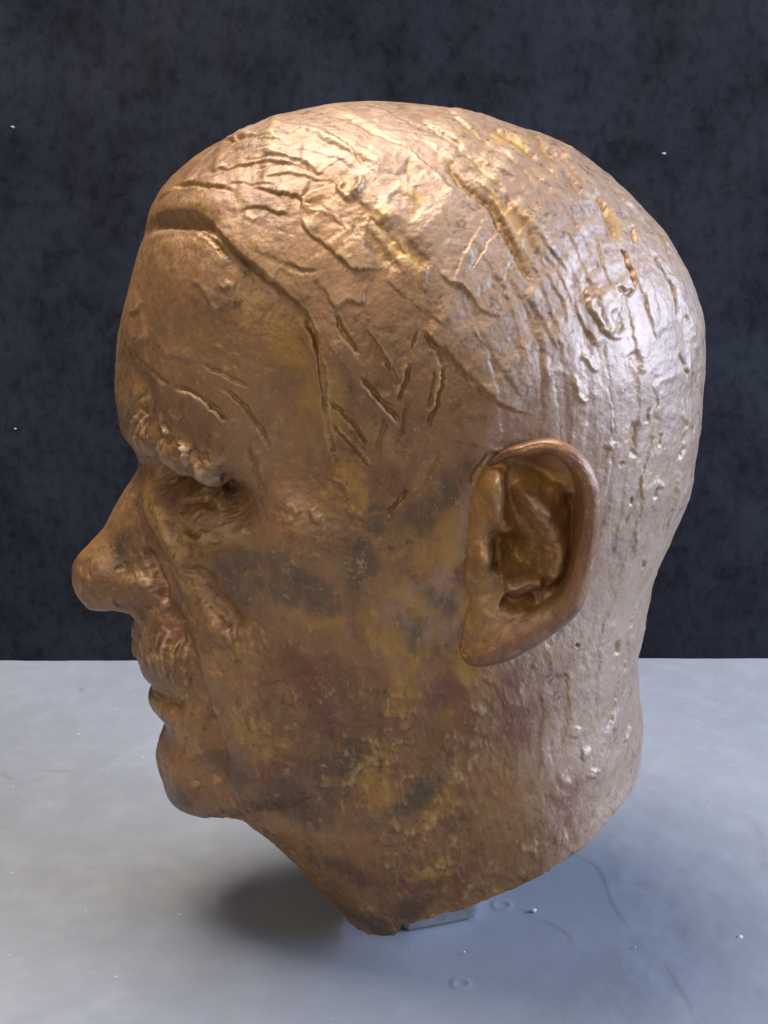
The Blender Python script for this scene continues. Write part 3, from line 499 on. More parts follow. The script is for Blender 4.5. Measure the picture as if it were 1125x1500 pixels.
 ('step', [(24.8, 136.9), (25.7, 132.6), (24.6, 126.2), (22.4, 119.7)], 0.7, 0.8, 5),
 ('ridge', [(19.6, 145.3), (20.4, 142.0)], 1.0, 0.7, 0),
 ('groove', [(19.2, 144.0), (20.4, 141.6)], 0.8, 0.6, 0),
 ('ridge', [(11.1, 146.6), (14.9, 149.2)], 1.0, 0.4, 0),
 ('step', [(-3.1, 48.7), (8.0, 52.8), (18.4, 61.3)], 1.0, 0.5, 7),
 ('ridge', [(-0.5, 40.6), (3.8, 43.6)], 1.8, 0.5, 0),
 ('step', [(8.1, 36.4), (18.8, 43.2), (29.3, 46.1)], 1.0, 0.6, 6),
 ('ridge', [(-10.4, 24.6), (-7.3, 23.1)], 1.8, 0.6, 0),
 ('ridge', [(-8.7, 17.5), (-0.6, 22.5)], 1.8, 0.7, 0),
 ('step', [(35.6, 109.8), (37.1, 90.9), (36.1, 72.0)], 0.8, 0.4, 8),
 ('step', [(46.0, 108.5), (47.9, 94.3), (47.3, 76.0)], 0.8, 0.5, 8),
 ('step', [(54.4, 111.4), (56.1, 97.1), (54.8, 83.9)], 0.8, 0.5, 8),
]
PATINA_AND_SHADE = [
 ('ochre', -23.1, 206.1, 24, 7, -62),
 ('ochre', -19.1, 192.7, 14, 5, -80),
 ('ochre', -13.0, 167.4, 9, 6, -60),
 ('ochre', -52.2, 144.9, 14, 5, 10),
 ('ochre', -43.1, 147.1, 8, 4, 10),
 ('ochre', -71.2, 147.3, 14, 3, -65),
 ('ochre', -60.2, 128.9, 14, 3, -58),
 ('ochre', -58.9, 78.8, 12, 5, -70),
 ('ochre', -40.7, 89.2, 12, 4, -50),
 ('ochre', -36.5, 82.8, 8, 4, -80),
 ('ochre', 9.3, 134.4, 9, 5, -60),
 ('ochre', -0.5, 125.0, 14, 5, -50),
 ('ochre', 7.5, 115.5, 8, 3, 60),
 ('ochre', -3.6, 80.2, 14, 6, 60),
 ('ochre', -18.4, 129.8, 8, 3, 20),
 ('ochre', 26.8, 132.6, 10, 4, -80),
 ('ochre', 21.3, 117.4, 6, 4, 0),
 ('ochre', 7.0, 244.6, 5, 2, -40),
 ('ochre', 31.4, 240.9, 11, 1.8, -58),
 ('ochre', 39.1, 261.7, 8, 1.8, -38),
 ('ochre', 5.1, 235.8, 12, 2.2, -48),
 ('ochre', 64.2, 241.9, 6, 2, -50),
 ('ochre', 14.9, 155.3, 18, 8, 40),
 ('ochre', 3.5, 107.1, 10, 5, -60),
 ('ochre', -26.8, 219.0, 12, 5, -45),
 ('ochre', -48.6, 236.6, 8, 3, -30),
 ('ochre', 29.6, 175.6, 8, 3, 45),
 ('ochre', -0.5, 70.4, 9, 5, 30),
 ('ochre', 16.3, 66.2, 10, 5, 60),
 ('ochre', 12.4, 42.5, 12, 4, 25),
 ('ochre', -74.7, 193.0, 4, 3, 45),
 ('ochre', -12.0, 173.5, 6, 5, 0),
 ('dark', -10.3, 145.6, 13, 8, -70),
 ('dark', -28.4, 139.4, 18, 8, -25),
 ('dark', -48.0, 135.1, 10, 5, -40),
 ('dark', -17.2, 81.1, 16, 10, 50),
 ('dark', -46.2, 67.6, 14, 8, 0),
 ('dark', -26.4, 60.9, 18, 7, 0),
 ('dark', 14.7, 169.3, 18, 5, 45),
 ('dark', 7.9, 68.4, 12, 7, 20),
 ('dark', 20.4, 68.9, 8, 4, -20),
 ('dark', 17.0, 134.8, 9, 7, -70),
 ('dark', -5.1, 12.0, 10, 4, 0),
 ('dark', -66.5, 51.9, 10, 6, 0),
 ('dark', -83.9, 132.9, 6, 4, 60),
 ('dark', -34.8, 136.0, 12, 7, -30),
 ('dark', -4.3, 158.2, 5, 3, 0),
 ('dark', 7.4, 123.4, 10, 4, -60),
 ('dark', -53.1, 169.0, 12, 4, -30),  # eye socket: shade beneath the brow, painted into the colour
 ('dark', 8.3, 21.6, 16, 4, 20),
 ('dark', -18.3, 35.2, 14, 6, -40),
 ('red', -18.9, 104.7, 16, 10, -50),
 ('red', 17.6, 105.6, 12, 8, 60),
 ('red', 25.8, 98.6, 7, 4, 90),
 ('red', -8.4, 130.9, 8, 5, -60),
 ('red', 26.4, 149.4, 6, 5, 0),
 ('red', 7.3, 132.1, 6, 4, -60),
 ('red', 12.5, 34.3, 20, 6, 20),
 ('red', -9.4, 32.1, 14, 7, -40),
 ('red', -100.0, 123.1, 5, 7, 80),
 ('red', -70.8, 112.2, 8, 5, 80),
 ('red', -0.5, 174.3, 9, 5, 20),
 ('red', 58.8, 64.2, 10, 8, 40),
 ('red', 36.0, 98.1, 7, 16, 0),
 ('red', -28.1, 74.3, 8, 6, 0),
]
CUT_SLOPE, CUT_LEVEL = 0.5577, 11.90
EAR = dict(outline=[[30.2, 180.0], [33.5, 183.2], [37.5, 184.9], [42.0, 186.3], [46.2, 186.5], [49.6, 185.1], [53.2, 182.2], [55.7, 178.8], [57.5, 174.5], [58.4, 169.9], [58.8, 164.4], [58.8, 158.3], [58.3, 152.1], [57.5, 144.8], [55.6, 137.3], [52.7, 132.5], [48.1, 128.1], [41.9, 123.7], [35.6, 120.1], [29.2, 118.2], [24.7, 118.1], [22.1, 120.2], [22.5, 125.2], [23.6, 133.5], [23.0, 141.6], [23.3, 149.7], [23.1, 159.6], [24.9, 169.4], [27.0, 175.3]],
 widths=[1.2, 1.7, 2.2, 2.4, 2.4, 2.4, 2.4, 2.4, 2.5, 2.5, 2.6, 2.8, 3.0, 3.4, 4.0, 4.6, 5.2, 5.6, 5.4, 4.6, 3.2, 1.2, 0, 0, 0, 0, 0, 0, 0],
 rim=[5, 9, 11, 13, 14.5, 16, 17.5, 18.5, 19, 19, 19, 18.5, 18, 17, 16, 14.5, 13, 12, 10.5, 9, 6.5, 2.5, 0, 0, 0, 0, 0, 0, 0],
 ctrl=[[22.6, 161.8, -1.5], [24.3, 171.5, -1.5], [22.8, 152.1, -1.5], [22.5, 144.2, -1.5], [23.0, 136.3, -1.5], [22.0, 128.2, -1.5], [21.7, 122.5, -1], [26.5, 177.2, -1.5], [29.7, 181.3, 2], [27.7, 167.6, 3], [26.8, 159.9, 2.5], [26.3, 146.2, 2.5], [26.8, 138.3, 3], [25.4, 130.2, 3.5], [24.8, 123.1, 4], [28.6, 124.1, 7], [33.9, 127.2, 9], [40.5, 130.2, 9.5], [46.1, 133.8, 9], [50.7, 138.3, 8], [31.0, 171.5, 4.5], [34.0, 163.8, 4], [35.5, 176.2, 4], [41.9, 177.2, 4.5], [47.6, 173.4, 5], [51.5, 166.7, 5], [53.3, 158.0, 5], [51.8, 148.2, 4.5], [47.7, 141.8, 4.5], [40.5, 163.8, 4], [42.6, 154.1, 3], [37.0, 154.1, 2], [33.4, 148.2, 2.5], [37.4, 139.3, 5], [32.7, 138.3, 5], [29.9, 133.2, 6], [43.1, 138.3, 6]],
 marks=[('ridge', [(44.1, 141.8), (47.7, 147.0), (48.2, 154.1), (45.8, 160.9), (41.9, 166.7), (38.8, 171.1), (37.2, 174.9)], 3.6, 7.0, 0), ('ridge', [(44.2, 163.8), (46.3, 168.6), (46.7, 173.0)], 2.6, 2.2, 0), ('ridge', [(32.8, 142.6), (35.8, 143.0), (40.7, 143.8), (45.2, 144.2)], 2.2, 6.0, 0), ('blob', [(27.9, 151.3), (27.9, 150.1)], 5.0, 6.5, 3.6), ('blob', [(27.1, 160.3), (26.8, 158.7)], 4.5, 2.0, 3.0), ('ridge', [(29.8, 177.2), (30.3, 170.5), (31.1, 164.7), (33.5, 159.9), (37.7, 157.6)], 2.6, 5.0, 0), ('blob', [(35.5, 152.5), (36.3, 150.5)], 6.5, -8.0, 5.5), ('blob', [(35.2, 167.2), (36.0, 163.8)], 6, -4.0, 3.0), ('blob', [(41.2, 176.8), (43.8, 175.8)], 7, -3.5, 3.0), ('groove', [(49.2, 171.1), (52.7, 164.7), (53.8, 156.0), (51.5, 145.8), (46.1, 139.5)], 2.0, 3.0, 0), ('groove', [(32.5, 139.1), (37.1, 137.1), (42.7, 139.5)], 2.2, 4.0, 0), ('groove', [(31.0, 156.0), (31.4, 151.7), (31.2, 146.2)], 1.4, 3.0, 0), ('step', [(37.4, 167.6), (40.5, 161.8), (43.6, 157.6), (46.7, 154.9)], 0.5, 1.0, 6), ('step', [(35.4, 159.1), (33.8, 162.8), (32.8, 167.6), (32.6, 174.3), (34.9, 177.9)], 0.6, 1.6, 5), ('step', [(24.9, 139.5), (24.6, 135.3), (23.5, 130.2)], 0.6, 0.8, 5), ('step', [(33.7, 132.6), (39.4, 134.7), (45.1, 133.8)], 0.8, 1.0, 4), ('blob', [(39.9, 171.8), (40.7, 170.5)], 2.2, -1.6, 1.6)])
FLOW_CENTRE = [-46.2, 186.9]

TABLE = {'ring1': [[24.9, -51.2]], 'ring2': [[42.1, -3.8]], 'crumb': [[53.0, -8.8], [121.8, -25.6], [84.7, -31.7], [26.9, -34.6]], 'crease1': [[70.2, 33.8], [80.3, 21.5], [81.6, -2.4], [86.2, -23.5]], 'crease2': [[47.6, -10.5], [56.7, -14.9], [63.2, -23.5], [64.0, -31.7]], 'crease3': [[92.4, -39.7], [95.6, -56.8], [96.4, -69.2]], 'crease4': [[-64.3, 63.2], [-62.9, 32.8], [-60.7, -14.9]], 'crease5': [[-93.0, 15.1], [-94.9, -14.9], [-94.7, -39.7]], 'crease6': [[-56.0, -10.5], [-62.4, -17.1]], 'crease7': [[171.5, 219.1], [164.7, 196.2]], 'crease8': [[166.3, 194.4], [160.7, 178.9]], 'crease9': [[-166.9, 105.1], [-158.9, 97.2]], 'crease10': [[-152.8, 202.5], [-150.0, 192.7]], 'crease11': [[-156.0, 109.2], [-134.2, 105.1]], 'crease12': [[-147.2, 32.8], [-120.5, 110.5], [-76.3, 170.6]], 'crease13': [[77.5, 12.6], [99.3, 7.8], [126.9, -1.5]], 'crease14': [[139.7, 72.1], [147.6, 48.9], [140.5, 7.8]]}

# ---------------------------------------------------------------- helpers
def grid_faces(nr, nc, closed, base=0, flip=False):
    j, i = np.meshgrid(np.arange(nr-1), np.arange(nc if closed else nc-1), indexing='ij')
    i2 = (i+1) % nc
    q = np.stack([j*nc+i, j*nc+i2, (j+1)*nc+i2, (j+1)*nc+i], -1).reshape(-1, 4) + base
    return q[:, ::-1] if flip else q

def mesh_object(name, verts, quads, material, parent=None, attrs=None, smooth=True):
    me = bpy.data.meshes.new(name)
    n = len(quads)
    me.vertices.add(len(verts)); me.vertices.foreach_set('co', np.ascontiguousarray(verts, dtype=np.float32).ravel())
    me.loops.add(n*4); me.loops.foreach_set('vertex_index', np.ascontiguousarray(quads, dtype=np.int32).ravel())
    me.polygons.add(n); me.polygons.foreach_set('loop_start', np.arange(0, n*4, 4, dtype=np.int32))
    me.polygons.foreach_set('use_smooth', np.full(n, smooth, dtype=bool))
    me.update(calc_edges=True); me.validate()
    for k, a in (attrs or {}).items():
        t = me.attributes.new(k, 'FLOAT', 'POINT'); t.data.foreach_set('value', np.ascontiguousarray(a, dtype=np.float32))
    me.materials.append(material)
    o = bpy.data.objects.new(name, me)
    COL.objects.link(o)
    if parent: o.parent = parent
    return o

def poly_object(name, verts, faces, material, parent=None, smooth=False):
    me = bpy.data.meshes.new(name)
    me.from_pydata([tuple(v) for v in verts], [], faces); me.update()
    for p in me.polygons: p.use_smooth = smooth
    me.materials.append(material)
    o = bpy.data.objects.new(name, me); COL.objects.link(o)
    if parent: o.parent = parent
    return o

def grid_normals(P, closed=True):
    a = (np.roll(P, -1, 1)-np.roll(P, 1, 1)) if closed else np.gradient(P, axis=1)
    b = np.gradient(P, axis=0)
    n = np.cross(a, b)
    return n/np.maximum(np.linalg.norm(n, axis=2, keepdims=True), 1e-9)

class NT:
    def __init__(s, name):
        s.m = bpy.data.materials.new(name); s.m.use_nodes = True
        s.t = s.m.node_tree; s.bsdf = s.t.nodes['Principled BSDF']
    def n(s, kind, **kw):
        d = s.t.nodes.new(kind)
        for k, v in kw.items():
            if k.startswith('_'): setattr(d, k[1:], v)
            else: s.link(v, d.inputs[k.replace('__', ' ')])
        return d
    def link(s, v, sock):
        if isinstance(v, bpy.types.NodeSocket): s.t.links.new(v, sock)
        else: sock.default_value = v
    def set(s, **kw):
        for k, v in kw.items(): s.link(v, s.bsdf.inputs[k.replace('__', ' ')])
    def attr(s, name): return s.n('ShaderNodeAttribute', _attribute_name=name).outputs['Fac']
    def coords(s): return s.n('ShaderNodeTexCoord').outputs['Object']
    def noise(s, vec, scale, detail=4, rough=.55, dist=0.0):
        return s.n('ShaderNodeTexNoise', Vector=vec, Scale=scale, Detail=detail, Roughness=rough, Distortion=dist).outputs['Fac']
    def mapping(s, vec, scale, rot=(0, 0, 0)):
        return s.n('ShaderNodeMapping', Vector=vec, Scale=scale, Rotation=rot).outputs['Vector']
    def math(s, op, a, b=0.0, clamp=False):
        d = s.t.nodes.new('ShaderNodeMath'); d.operation = op; d.use_clamp = clamp
        s.link(a, d.inputs[0]); s.link(b, d.inputs[1]); return d.outputs[0]
    def ramp(s, fac, lo, hi, a=0.0, b=1.0):
        d = s.n('ShaderNodeMapRange', Value=fac); d.interpolation_type = 'SMOOTHSTEP'
        for k, v in (('From Min', lo), ('From Max', hi), ('To Min', a), ('To Max', b)): d.inputs[k].default_value = v
        return d.outputs[0]
    def mix(s, fac, a, b, blend='MIX'):
        d = s.t.nodes.new('ShaderNodeMix'); d.data_type = 'RGBA'; d.blend_type = blend
        s.link(fac, d.inputs[0])
        for v, i in ((a, 6), (b, 7)):
            if isinstance(v, tuple): d.inputs[i].default_value = v+(1,)
            else: s.link(v, d.inputs[i])
        return d.outputs[2]
    def bump(s, h, strength, dist, normal=None):
        d = s.n('ShaderNodeBump', Height=h, Strength=strength, Distance=dist)
        if normal is not None: s.link(normal, d.inputs['Normal'])
        return d.outputs['Normal']

# ---------------------------------------------------------------- materials
def make_bronze():
    b = NT('patinated_bronze'); v = b.coords()
    n1 = b.noise(v, 22, 6, .62, .3); n2 = b.noise(v, 60, 8, .70, .5); n3 = b.noise(v, 280, 8, .75); n4 = b.noise(v, 900, 4, .7)
    n5 = b.noise(b.mapping(v, (1.6, 1, .7)), 120, 8, .75, .4); n6 = b.noise(b.mapping(v, (1, 1, .45), (0, .5, 0)), 170, 8, .78, .3)
    base = b.mix(b.ramp(n1, .34, .66), (.310, .148, .055), (.170, .075, .028))
    crown = b.mix(b.ramp(n1, .34, .66), (.370, .235, .155), (.275, .162, .102))
    base = b.mix(b.ramp(b.math('ADD', b.attr('hair'), b.math('MULTIPLY', b.math('ADD', n2, -.5), .8)), .2, .8), base, crown)
    base = b.mix(b.ramp(n2, .42, .70, 0, .40), base, (.310, .170, .080))
    base = b.mix(b.ramp(n6, .50, .66, 0, .45), base, (.130, .066, .035))
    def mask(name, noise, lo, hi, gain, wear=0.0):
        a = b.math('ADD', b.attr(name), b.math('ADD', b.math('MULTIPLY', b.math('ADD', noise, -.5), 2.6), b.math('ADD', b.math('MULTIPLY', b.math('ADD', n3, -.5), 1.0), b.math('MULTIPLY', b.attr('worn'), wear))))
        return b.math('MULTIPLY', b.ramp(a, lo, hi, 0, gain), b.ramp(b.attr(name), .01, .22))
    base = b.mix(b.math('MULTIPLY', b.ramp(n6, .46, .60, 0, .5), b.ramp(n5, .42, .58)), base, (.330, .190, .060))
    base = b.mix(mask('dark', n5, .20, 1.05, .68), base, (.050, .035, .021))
    base = b.mix(mask('red', n5, .20, 1.05, .75), base, (.150, .048, .024))
    base = b.mix(mask('ochre', n5, .15, 1.30, .80, .5), base, (.390, .200, .034))
    base = b.mix(b.ramp(b.math('MULTIPLY', b.attr('cavity'), b.math('ADD', n2, .35)), .12, .75, 0, .75), base, (.270, .135, .026))
    base = b.mix(b.ramp(b.math('MULTIPLY', b.attr('worn'), b.math('ADD', n3, .4)), .25, .95, 0, .50), base, (.420, .275, .140))
    base = b.mix(b.math('MULTIPLY', b.ramp(n3, .54, .64, 0, .75), b.ramp(n2, .40, .60)), base, (.400, .255, .110))
    base = b.mix(b.math('MULTIPLY', b.ramp(n3, .46, .36, 0, .75), b.ramp(n1, .35, .60)), base, (.060, .034, .020))
    base = b.mix(b.ramp(n4, .60, .72, 0, .50), base, (.46, .31, .15))
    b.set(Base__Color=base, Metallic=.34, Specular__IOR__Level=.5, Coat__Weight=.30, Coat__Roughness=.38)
    b.set(Roughness=b.math('ADD', b.ramp(n1, .3, .7, .36, .48), b.ramp(n3, .3, .7, -.05, .10)))
    h = b.math('ADD', b.math('MULTIPLY', n3, .38), b.math('ADD', b.math('MULTIPLY', n4, .60), b.math('MULTIPLY', n6, .30)))
    b.set(Normal=b.bump(h, .45, .0009))
    return b.m

def make_cloth():
    b = NT('grey_table_cloth'); v = b.coords()
    n1 = b.noise(v, 5, 4, .55); n2 = b.noise(v, 60, 4, .6); n3 = b.noise(b.mapping(v, (1, .35, 1)), 1400, 2, .6)
    sp = b.noise(v, 380, 2, .5)
    base = b.mix(b.ramp(n1, .3, .7), (.200, .207, .225), (.176, .182, .200))
    base = b.mix(b.ramp(n2, .45, .75, 0, .35), base, (.218, .224, .242))
    base = b.mix(b.ramp(sp, .74, .80, 0, .5), base, (.62, .62, .62))
    base = b.mix(b.ramp(b.attr('soil'), .1, 1, 0, .75), base, (.115, .110, .110))
    b.set(Base__Color=base, Roughness=b.ramp(n2, .3, .7, .40, .55), Specular__IOR__Level=.45, Sheen__Weight=.15)
    b.set(Normal=b.bump(b.math('ADD', n3, b.math('MULTIPLY', n2, .8)), .13, .0006))
    return b.m

def make_velvet():
    b = NT('navy_crushed_velvet'); v = b.coords()
    n1 = b.noise(b.mapping(v, (1, 0, .85)), 30, 4, .55, .3); n2 = b.noise(b.mapping(v, (1, 0, .8)), 150, 5, .65, .3); n3 = b.noise(v, 1500, 2, .6)
    n4 = b.noise(b.mapping(v, (1, 0, 1)), 7, 2, .5)
    crush = b.math('ADD', b.math('MULTIPLY', b.ramp(n1, .30, .62), .45), b.math('ADD', b.math('MULTIPLY', b.ramp(n2, .32, .58), .45), b.math('MULTIPLY', n4, .2)))
    base = b.mix(crush, (.0028, .0028, .0037), (.0180, .0186, .0240))
    b.set(Base__Color=base, Roughness=.85, Specular__IOR__Level=.15, Sheen__Weight=b.ramp(crush, 0, 1, .03, .18), Sheen__Roughness=.5)
    b.bsdf.inputs['Sheen Tint'].default_value = (.60, .62, .70, 1)
    b.set(Normal=b.bump(n3, .3, .0008))
    return b.m

def make_simple(name, colour, rough, metal=0.0, scale=200, var=.25):
    b = NT(name); v = b.coords(); n = b.noise(v, scale, 4, .6)
    b.set(Base__Color=b.mix(b.ramp(n, .3, .7), colour, tuple(c*(1-var) for c in colour)), Metallic=metal, Roughness=b.ramp(n, .3, .7, rough*.8, rough*1.2))
    return b.m

BRONZE = make_bronze(); CLOTH = make_cloth(); VELVET = make_velvet()
STEEL = make_simple('worn_steel', (.66, .62, .57), .16, 1.0, 300)
LINT = make_simple('lint', (.33, .33, .32), .9)
GRIT = make_simple('grit', (.55, .50, .42), .8)

# ---------------------------------------------------------------- table under the cloth, velvet behind
def creases(x, y):
    h = np.zeros(x.shape); soil = np.zeros(x.shape)
    for k, pts in TABLE.items():
        if not k.startswith('crease'): continue
        d, sd, run = poly_dist(x, y, catmull(pts, 5*len(pts)) if len(pts) > 2 else pts)
        e = sstep(0, .2, run)*sstep(0, .2, 1-run)
        broad = k in ('crease12', 'crease13', 'crease14', 'crease4', 'crease5')
        s = np.where(sd > 0, d, -d); L = 14.0 if broad else 5.0; w = 2.5 if broad else .8
        h += e*(.40 if broad else .22)*sstep(-w, w, s)*np.exp(-(np.maximum(s, 0)/L)**1.5)*np.exp(-(np.maximum(d-np.abs(sd), 0)/(2*w))**2)
        if k in ('crease9', 'crease11', 'crease10'): soil += .55*e*np.exp(-(d/2.2)**2)
    for k, r in (('ring1', 2.6), ('ring2', 3.0)):
        cx, cy = TABLE[k][0]; q = np.hypot(x-cx, y-cy)
        h += .45*np.exp(-((q-r)/.55)**2); soil += .25*np.exp(-((q-r-.3)/.5)**2)
    return h, soil

TABLE_BACK = 243.5
def build_table():
    xs = np.r_[np.linspace(-620, -190, 70, endpoint=False), np.linspace(-190, 190, 520), np.linspace(191, 620, 70)]
    ys = np.r_[np.linspace(-700, -190, 40, endpoint=False), np.linspace(-190, TABLE_BACK-6, 430)]
    X, Y = np.meshgrid(xs, ys)
    h, soil = creases(X, Y)
    flat = sstep(70, 95, np.hypot(X-5, Y))          # the bust presses the cloth flat
    h += (.12+.88*flat)*(.9*fbm(X/70, Y/55, seed=5, octs=2) + .18*fbm(X/9, Y/9, seed=8))
    h = np.minimum(h, 1.6) - 0.25
    Z = h
    V = np.stack([X, Y, Z], -1)
    # hem rolls over the back edge and hangs down
    rows = [V]
    for a in np.linspace(8, 90, 9):
        e = V[-1].copy(); e[:, 1] = TABLE_BACK-6+6*math.sin(R(a)); e[:, 2] = Z[-1]*(1-a/90)-6*(1-math.cos(R(a))); rows.append(e[None])
    for dz in np.linspace(10, 260, 18):
        e = V[-1].copy(); e[:, 1] = TABLE_BACK+2.0*np.sin(xs/37.0)*min(dz/60, 1)*.8; e[:, 2] = -6-dz; rows.append(e[None])
    V = np.concatenate(rows); nr, nc = V.shape[:2]
    V[..., 1] += .010*V[..., 0]*sstep(150, 240, V[..., 1]) + .35*vnoise(V[..., 0]/60, V[..., 0]*0, seed=14)*sstep(200, 240, V[..., 1])
    s = np.zeros((nr, nc)); s[:soil.shape[0]] = soil
    o = mesh_object('table_cloth', V.reshape(-1, 3)/1000, grid_faces(nr, nc, False), CLOTH, attrs={'soil': s.ravel()})
    o['kind'] = 'structure'; o['label'] = 'grey cloth covering the table top, faintly creased'
    return o
build_table()

def backdrop_depth(X, Z):
    return 345 + 5*fbm(X/150, Z/600, seed=11, octs=2) + 1.5*fbm(X/45, Z/70, seed=12, octs=2)

def build_backdrop():
    xs = np.linspace(-900, 900, 300); zs = np.linspace(-300, 800, 220)
    X, Z = np.meshgrid(xs, zs)
    Y = backdrop_depth(X, Z)
    o = mesh_object('velvet_backdrop', np.stack([X, Y, Z], -1).reshape(-1, 3)/1000, grid_faces(*X.shape, False), VELVET)
    o['kind'] = 'structure'; o['label'] = 'dark navy crushed velvet curtain hung behind the table'
    return o
backdrop = build_backdrop()

def pebble(name, loc, r, material, parent=None, seed=0):
    vs = []; n, m = 8, 5
    rng = np.random.RandomState(seed)
    for j in range(1, m):
        for i in range(n):
            t, p = 2*math.pi*i/n, math.pi*j/m; k = r*(.75+.5*rng.rand())
            vs.append((loc[0]+k*1.3*math.sin(p)*math.cos(t), loc[1]+k*math.sin(p)*math.sin(t), loc[2]+k*.8*math.cos(p)))
    vs += [(loc[0], loc[1], loc[2]+r*.8), (loc[0], loc[1], loc[2]-r*.8)]
    f = [((j)*n+i, (j)*n+(i+1) % n, (j+1)*n+(i+1) % n, (j+1)*n+i)[::-1] for j in range(m-2) for i in range(n)]
    f += [(len(vs)-2, i, (i+1) % n) for i in range(n)] + [(len(vs)-1, (m-2)*n+(i+1) % n, (m-2)*n+i) for i in range(n)]
    return poly_object(name, vs, f, material, parent, True)

# ---------------------------------------------------------------- the bronze head
bust = bpy.data.objects.new('bronze_head', None); COL.objects.link(bust)
bust['label'] = 'patinated brown bronze head of a moustached man resting on the grey cloth'
bust['category'] = 'sculpture'
HM = Head(HEAD)

def patina_and_shade(u, v):
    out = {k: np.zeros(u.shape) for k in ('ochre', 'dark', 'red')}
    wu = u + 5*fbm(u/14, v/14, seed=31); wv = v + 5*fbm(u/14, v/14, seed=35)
    for k, cu, cv, r1, r2, ang in PATINA_AND_SHADE:
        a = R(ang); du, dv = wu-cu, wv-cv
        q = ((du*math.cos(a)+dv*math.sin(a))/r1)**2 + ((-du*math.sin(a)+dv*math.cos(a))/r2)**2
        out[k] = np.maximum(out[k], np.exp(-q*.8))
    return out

def build_head():
    NC, NR = 1500, 400
    prof = catmull(HEAD['outline'], NC, True)
    C = np.array(HEAD['centre'])
    rho = np.cos(np.linspace(0, math.pi/2, NR+1)[:-1])
    G = C + (prof[None]-C)*rho[:, None, None]
    U, V = G[..., 0], G[..., 1]
    tan = np.roll(prof, -3, 0)-np.roll(prof, 3, 0); tan /= np.linalg.norm(tan, axis=1, keepdims=True)
    cosphi = np.abs((prof-C)[:, 0]*tan[:, 1]-(prof-C)[:, 1]*tan[:, 0])          # radius times cosine to the profile normal
    for _ in range(40): cosphi = .25*np.roll(cosphi, 1)+.5*cosphi+.25*np.roll(cosphi, -1)
    d_near = (1-rho)[:, None]*cosphi[None]; d_far = HM.dist(U, V)
    k = sstep(.4, 2.2, d_near)
    Wd = HM.width(U, V, np.maximum(d_near*(1-k)+d_far*k, 0)); Wd[0] = 0
    # soften the medial crease of the distance field
    for _ in range(6):
        q = Wd[1:-1]*.5 + .125*(Wd[2:]+Wd[:-2]+np.roll(Wd, 1, 1)[1:-1]+np.roll(Wd, -1, 1)[1:-1])
        k = sstep(8, 40, np.arange(1, NR-1))[:, None]
        Wd[1:-1] = Wd[1:-1]*(1-k)+q*k
    P = np.stack([U, -Wd, V], -1)
    # wandering of the modelling tool
    wu = U + .55*fbm(U/9, V/9, seed=1, octs=2) + .36*fbm(U/1.7, V/1.7, seed=2, octs=3)
    wv = V + .55*fbm(U/9, V/9, seed=3, octs=2) + .36*fbm(U/1.7, V/1.7, seed=4, octs=3)
    def push(P, h):
        n = grid_normals(P); n[0, :, 1] = 0
        n /= np.maximum(np.linalg.norm(n, axis=2, keepdims=True), 1e-9)
        if (n[NR//2, :, 1].mean() > 0): n = -n
        return P + n*h[..., None]
    P = push(P, stroke_height(.6*wu+.4*U, .6*wv+.4*V, FEATURES))
    # hair flows in arcs round the temple
    fu, fv = U-FLOW_CENTRE[0], V-FLOW_CENTRE[1]
    rad = np.hypot(fu, fv); ang = np.arctan2(fv, fu)
    arc = ang*75
    wr = rad + 1.6*fbm(U/30, V/30, seed=21, octs=2)
    hair = sstep(62, 84, rad + 6*vnoise(U/12, V/12, seed=9))*sstep(-1.15, -.75, ang)*(1-sstep(2.0, 2.5, np.where(ang < -2.2, ang+2*math.pi, ang)))
    hair *= 1-.85*sstep(60, 20, U)*sstep(140, 110, V)
    streak = fbm(wr/2.2, arc/40, P[..., 1]/90, seed=22, octs=3)
    layer = fbm(wr/8.5, arc/55, P[..., 1]/110, seed=25, octs=3)
    def ledge(n, lv, soft): return sstep(lv-soft, lv+soft, n)
    big = ledge(layer, .25, .05)+ledge(layer, -.15, .05)+ledge(layer, .6, .05)
    ang3 = fbm(U/7, V/9, P[..., 1]/9, seed=41, octs=4)
    skin = fbm(U/17, V/17, P[..., 1]/17, seed=45, octs=2)
    flakes = ledge(ang3, .55, .06)*.30 - ledge(-ang3, .75, .07)*.35
    H = stroke_height(wu, wv, MARKS)*.8
    rng = np.random.RandomState(7)
    slabs = []
    for _ in range(95):
        r0 = rng.uniform(72, 175); a0 = rng.uniform(-.55, 2.0); ln = rng.uniform(22, 60)
        r1 = r0 + rng.uniform(-5, 5)
        pts = [(FLOW_CENTRE[0]+(r0+(r1-r0)*q)*math.cos(a0-ln*q/r0), FLOW_CENTRE[1]+(r0+(r1-r0)*q)*math.sin(a0-ln*q/r0)) for q in np.linspace(0, 1, 5)]
        if rng.rand() < .3: pts = pts[::-1]
        slabs.append(('step', pts, rng.uniform(.35, .8), rng.uniform(.35, .95), rng.uniform(6, 14)))
    H += hair*.60*stroke_height(wu, wv, slabs)
    H += hair*(.06*streak + .06*big + .40*vnoise(wr/9, arc/90, P[..., 1]/110, seed=28)) + (1-hair)*.05*streak*sstep(-20, 60, U)
    H += flakes*(.25+.75*sstep(150, 110, V)*sstep(65, 30, U)) + .35*skin + .11*fbm(U/2.2, V/2.2, P[..., 1]/2.2, seed=47, octs=3)
    # rough scratchy clay of cheek and neck
    cheek = sstep(150, 115, V)*sstep(-72, -48, U)
    cheek = cheek*(.25+.75*sstep(50, 15, U))
    H += cheek*.22*fbm((U+V*.3)/1.5, (V-U*.3)/6, P[..., 1]/6, seed=51, octs=3)
    rid = 1-np.abs(fbm(U/9, V/12, P[..., 1]/14, seed=55, octs=4))*2.2
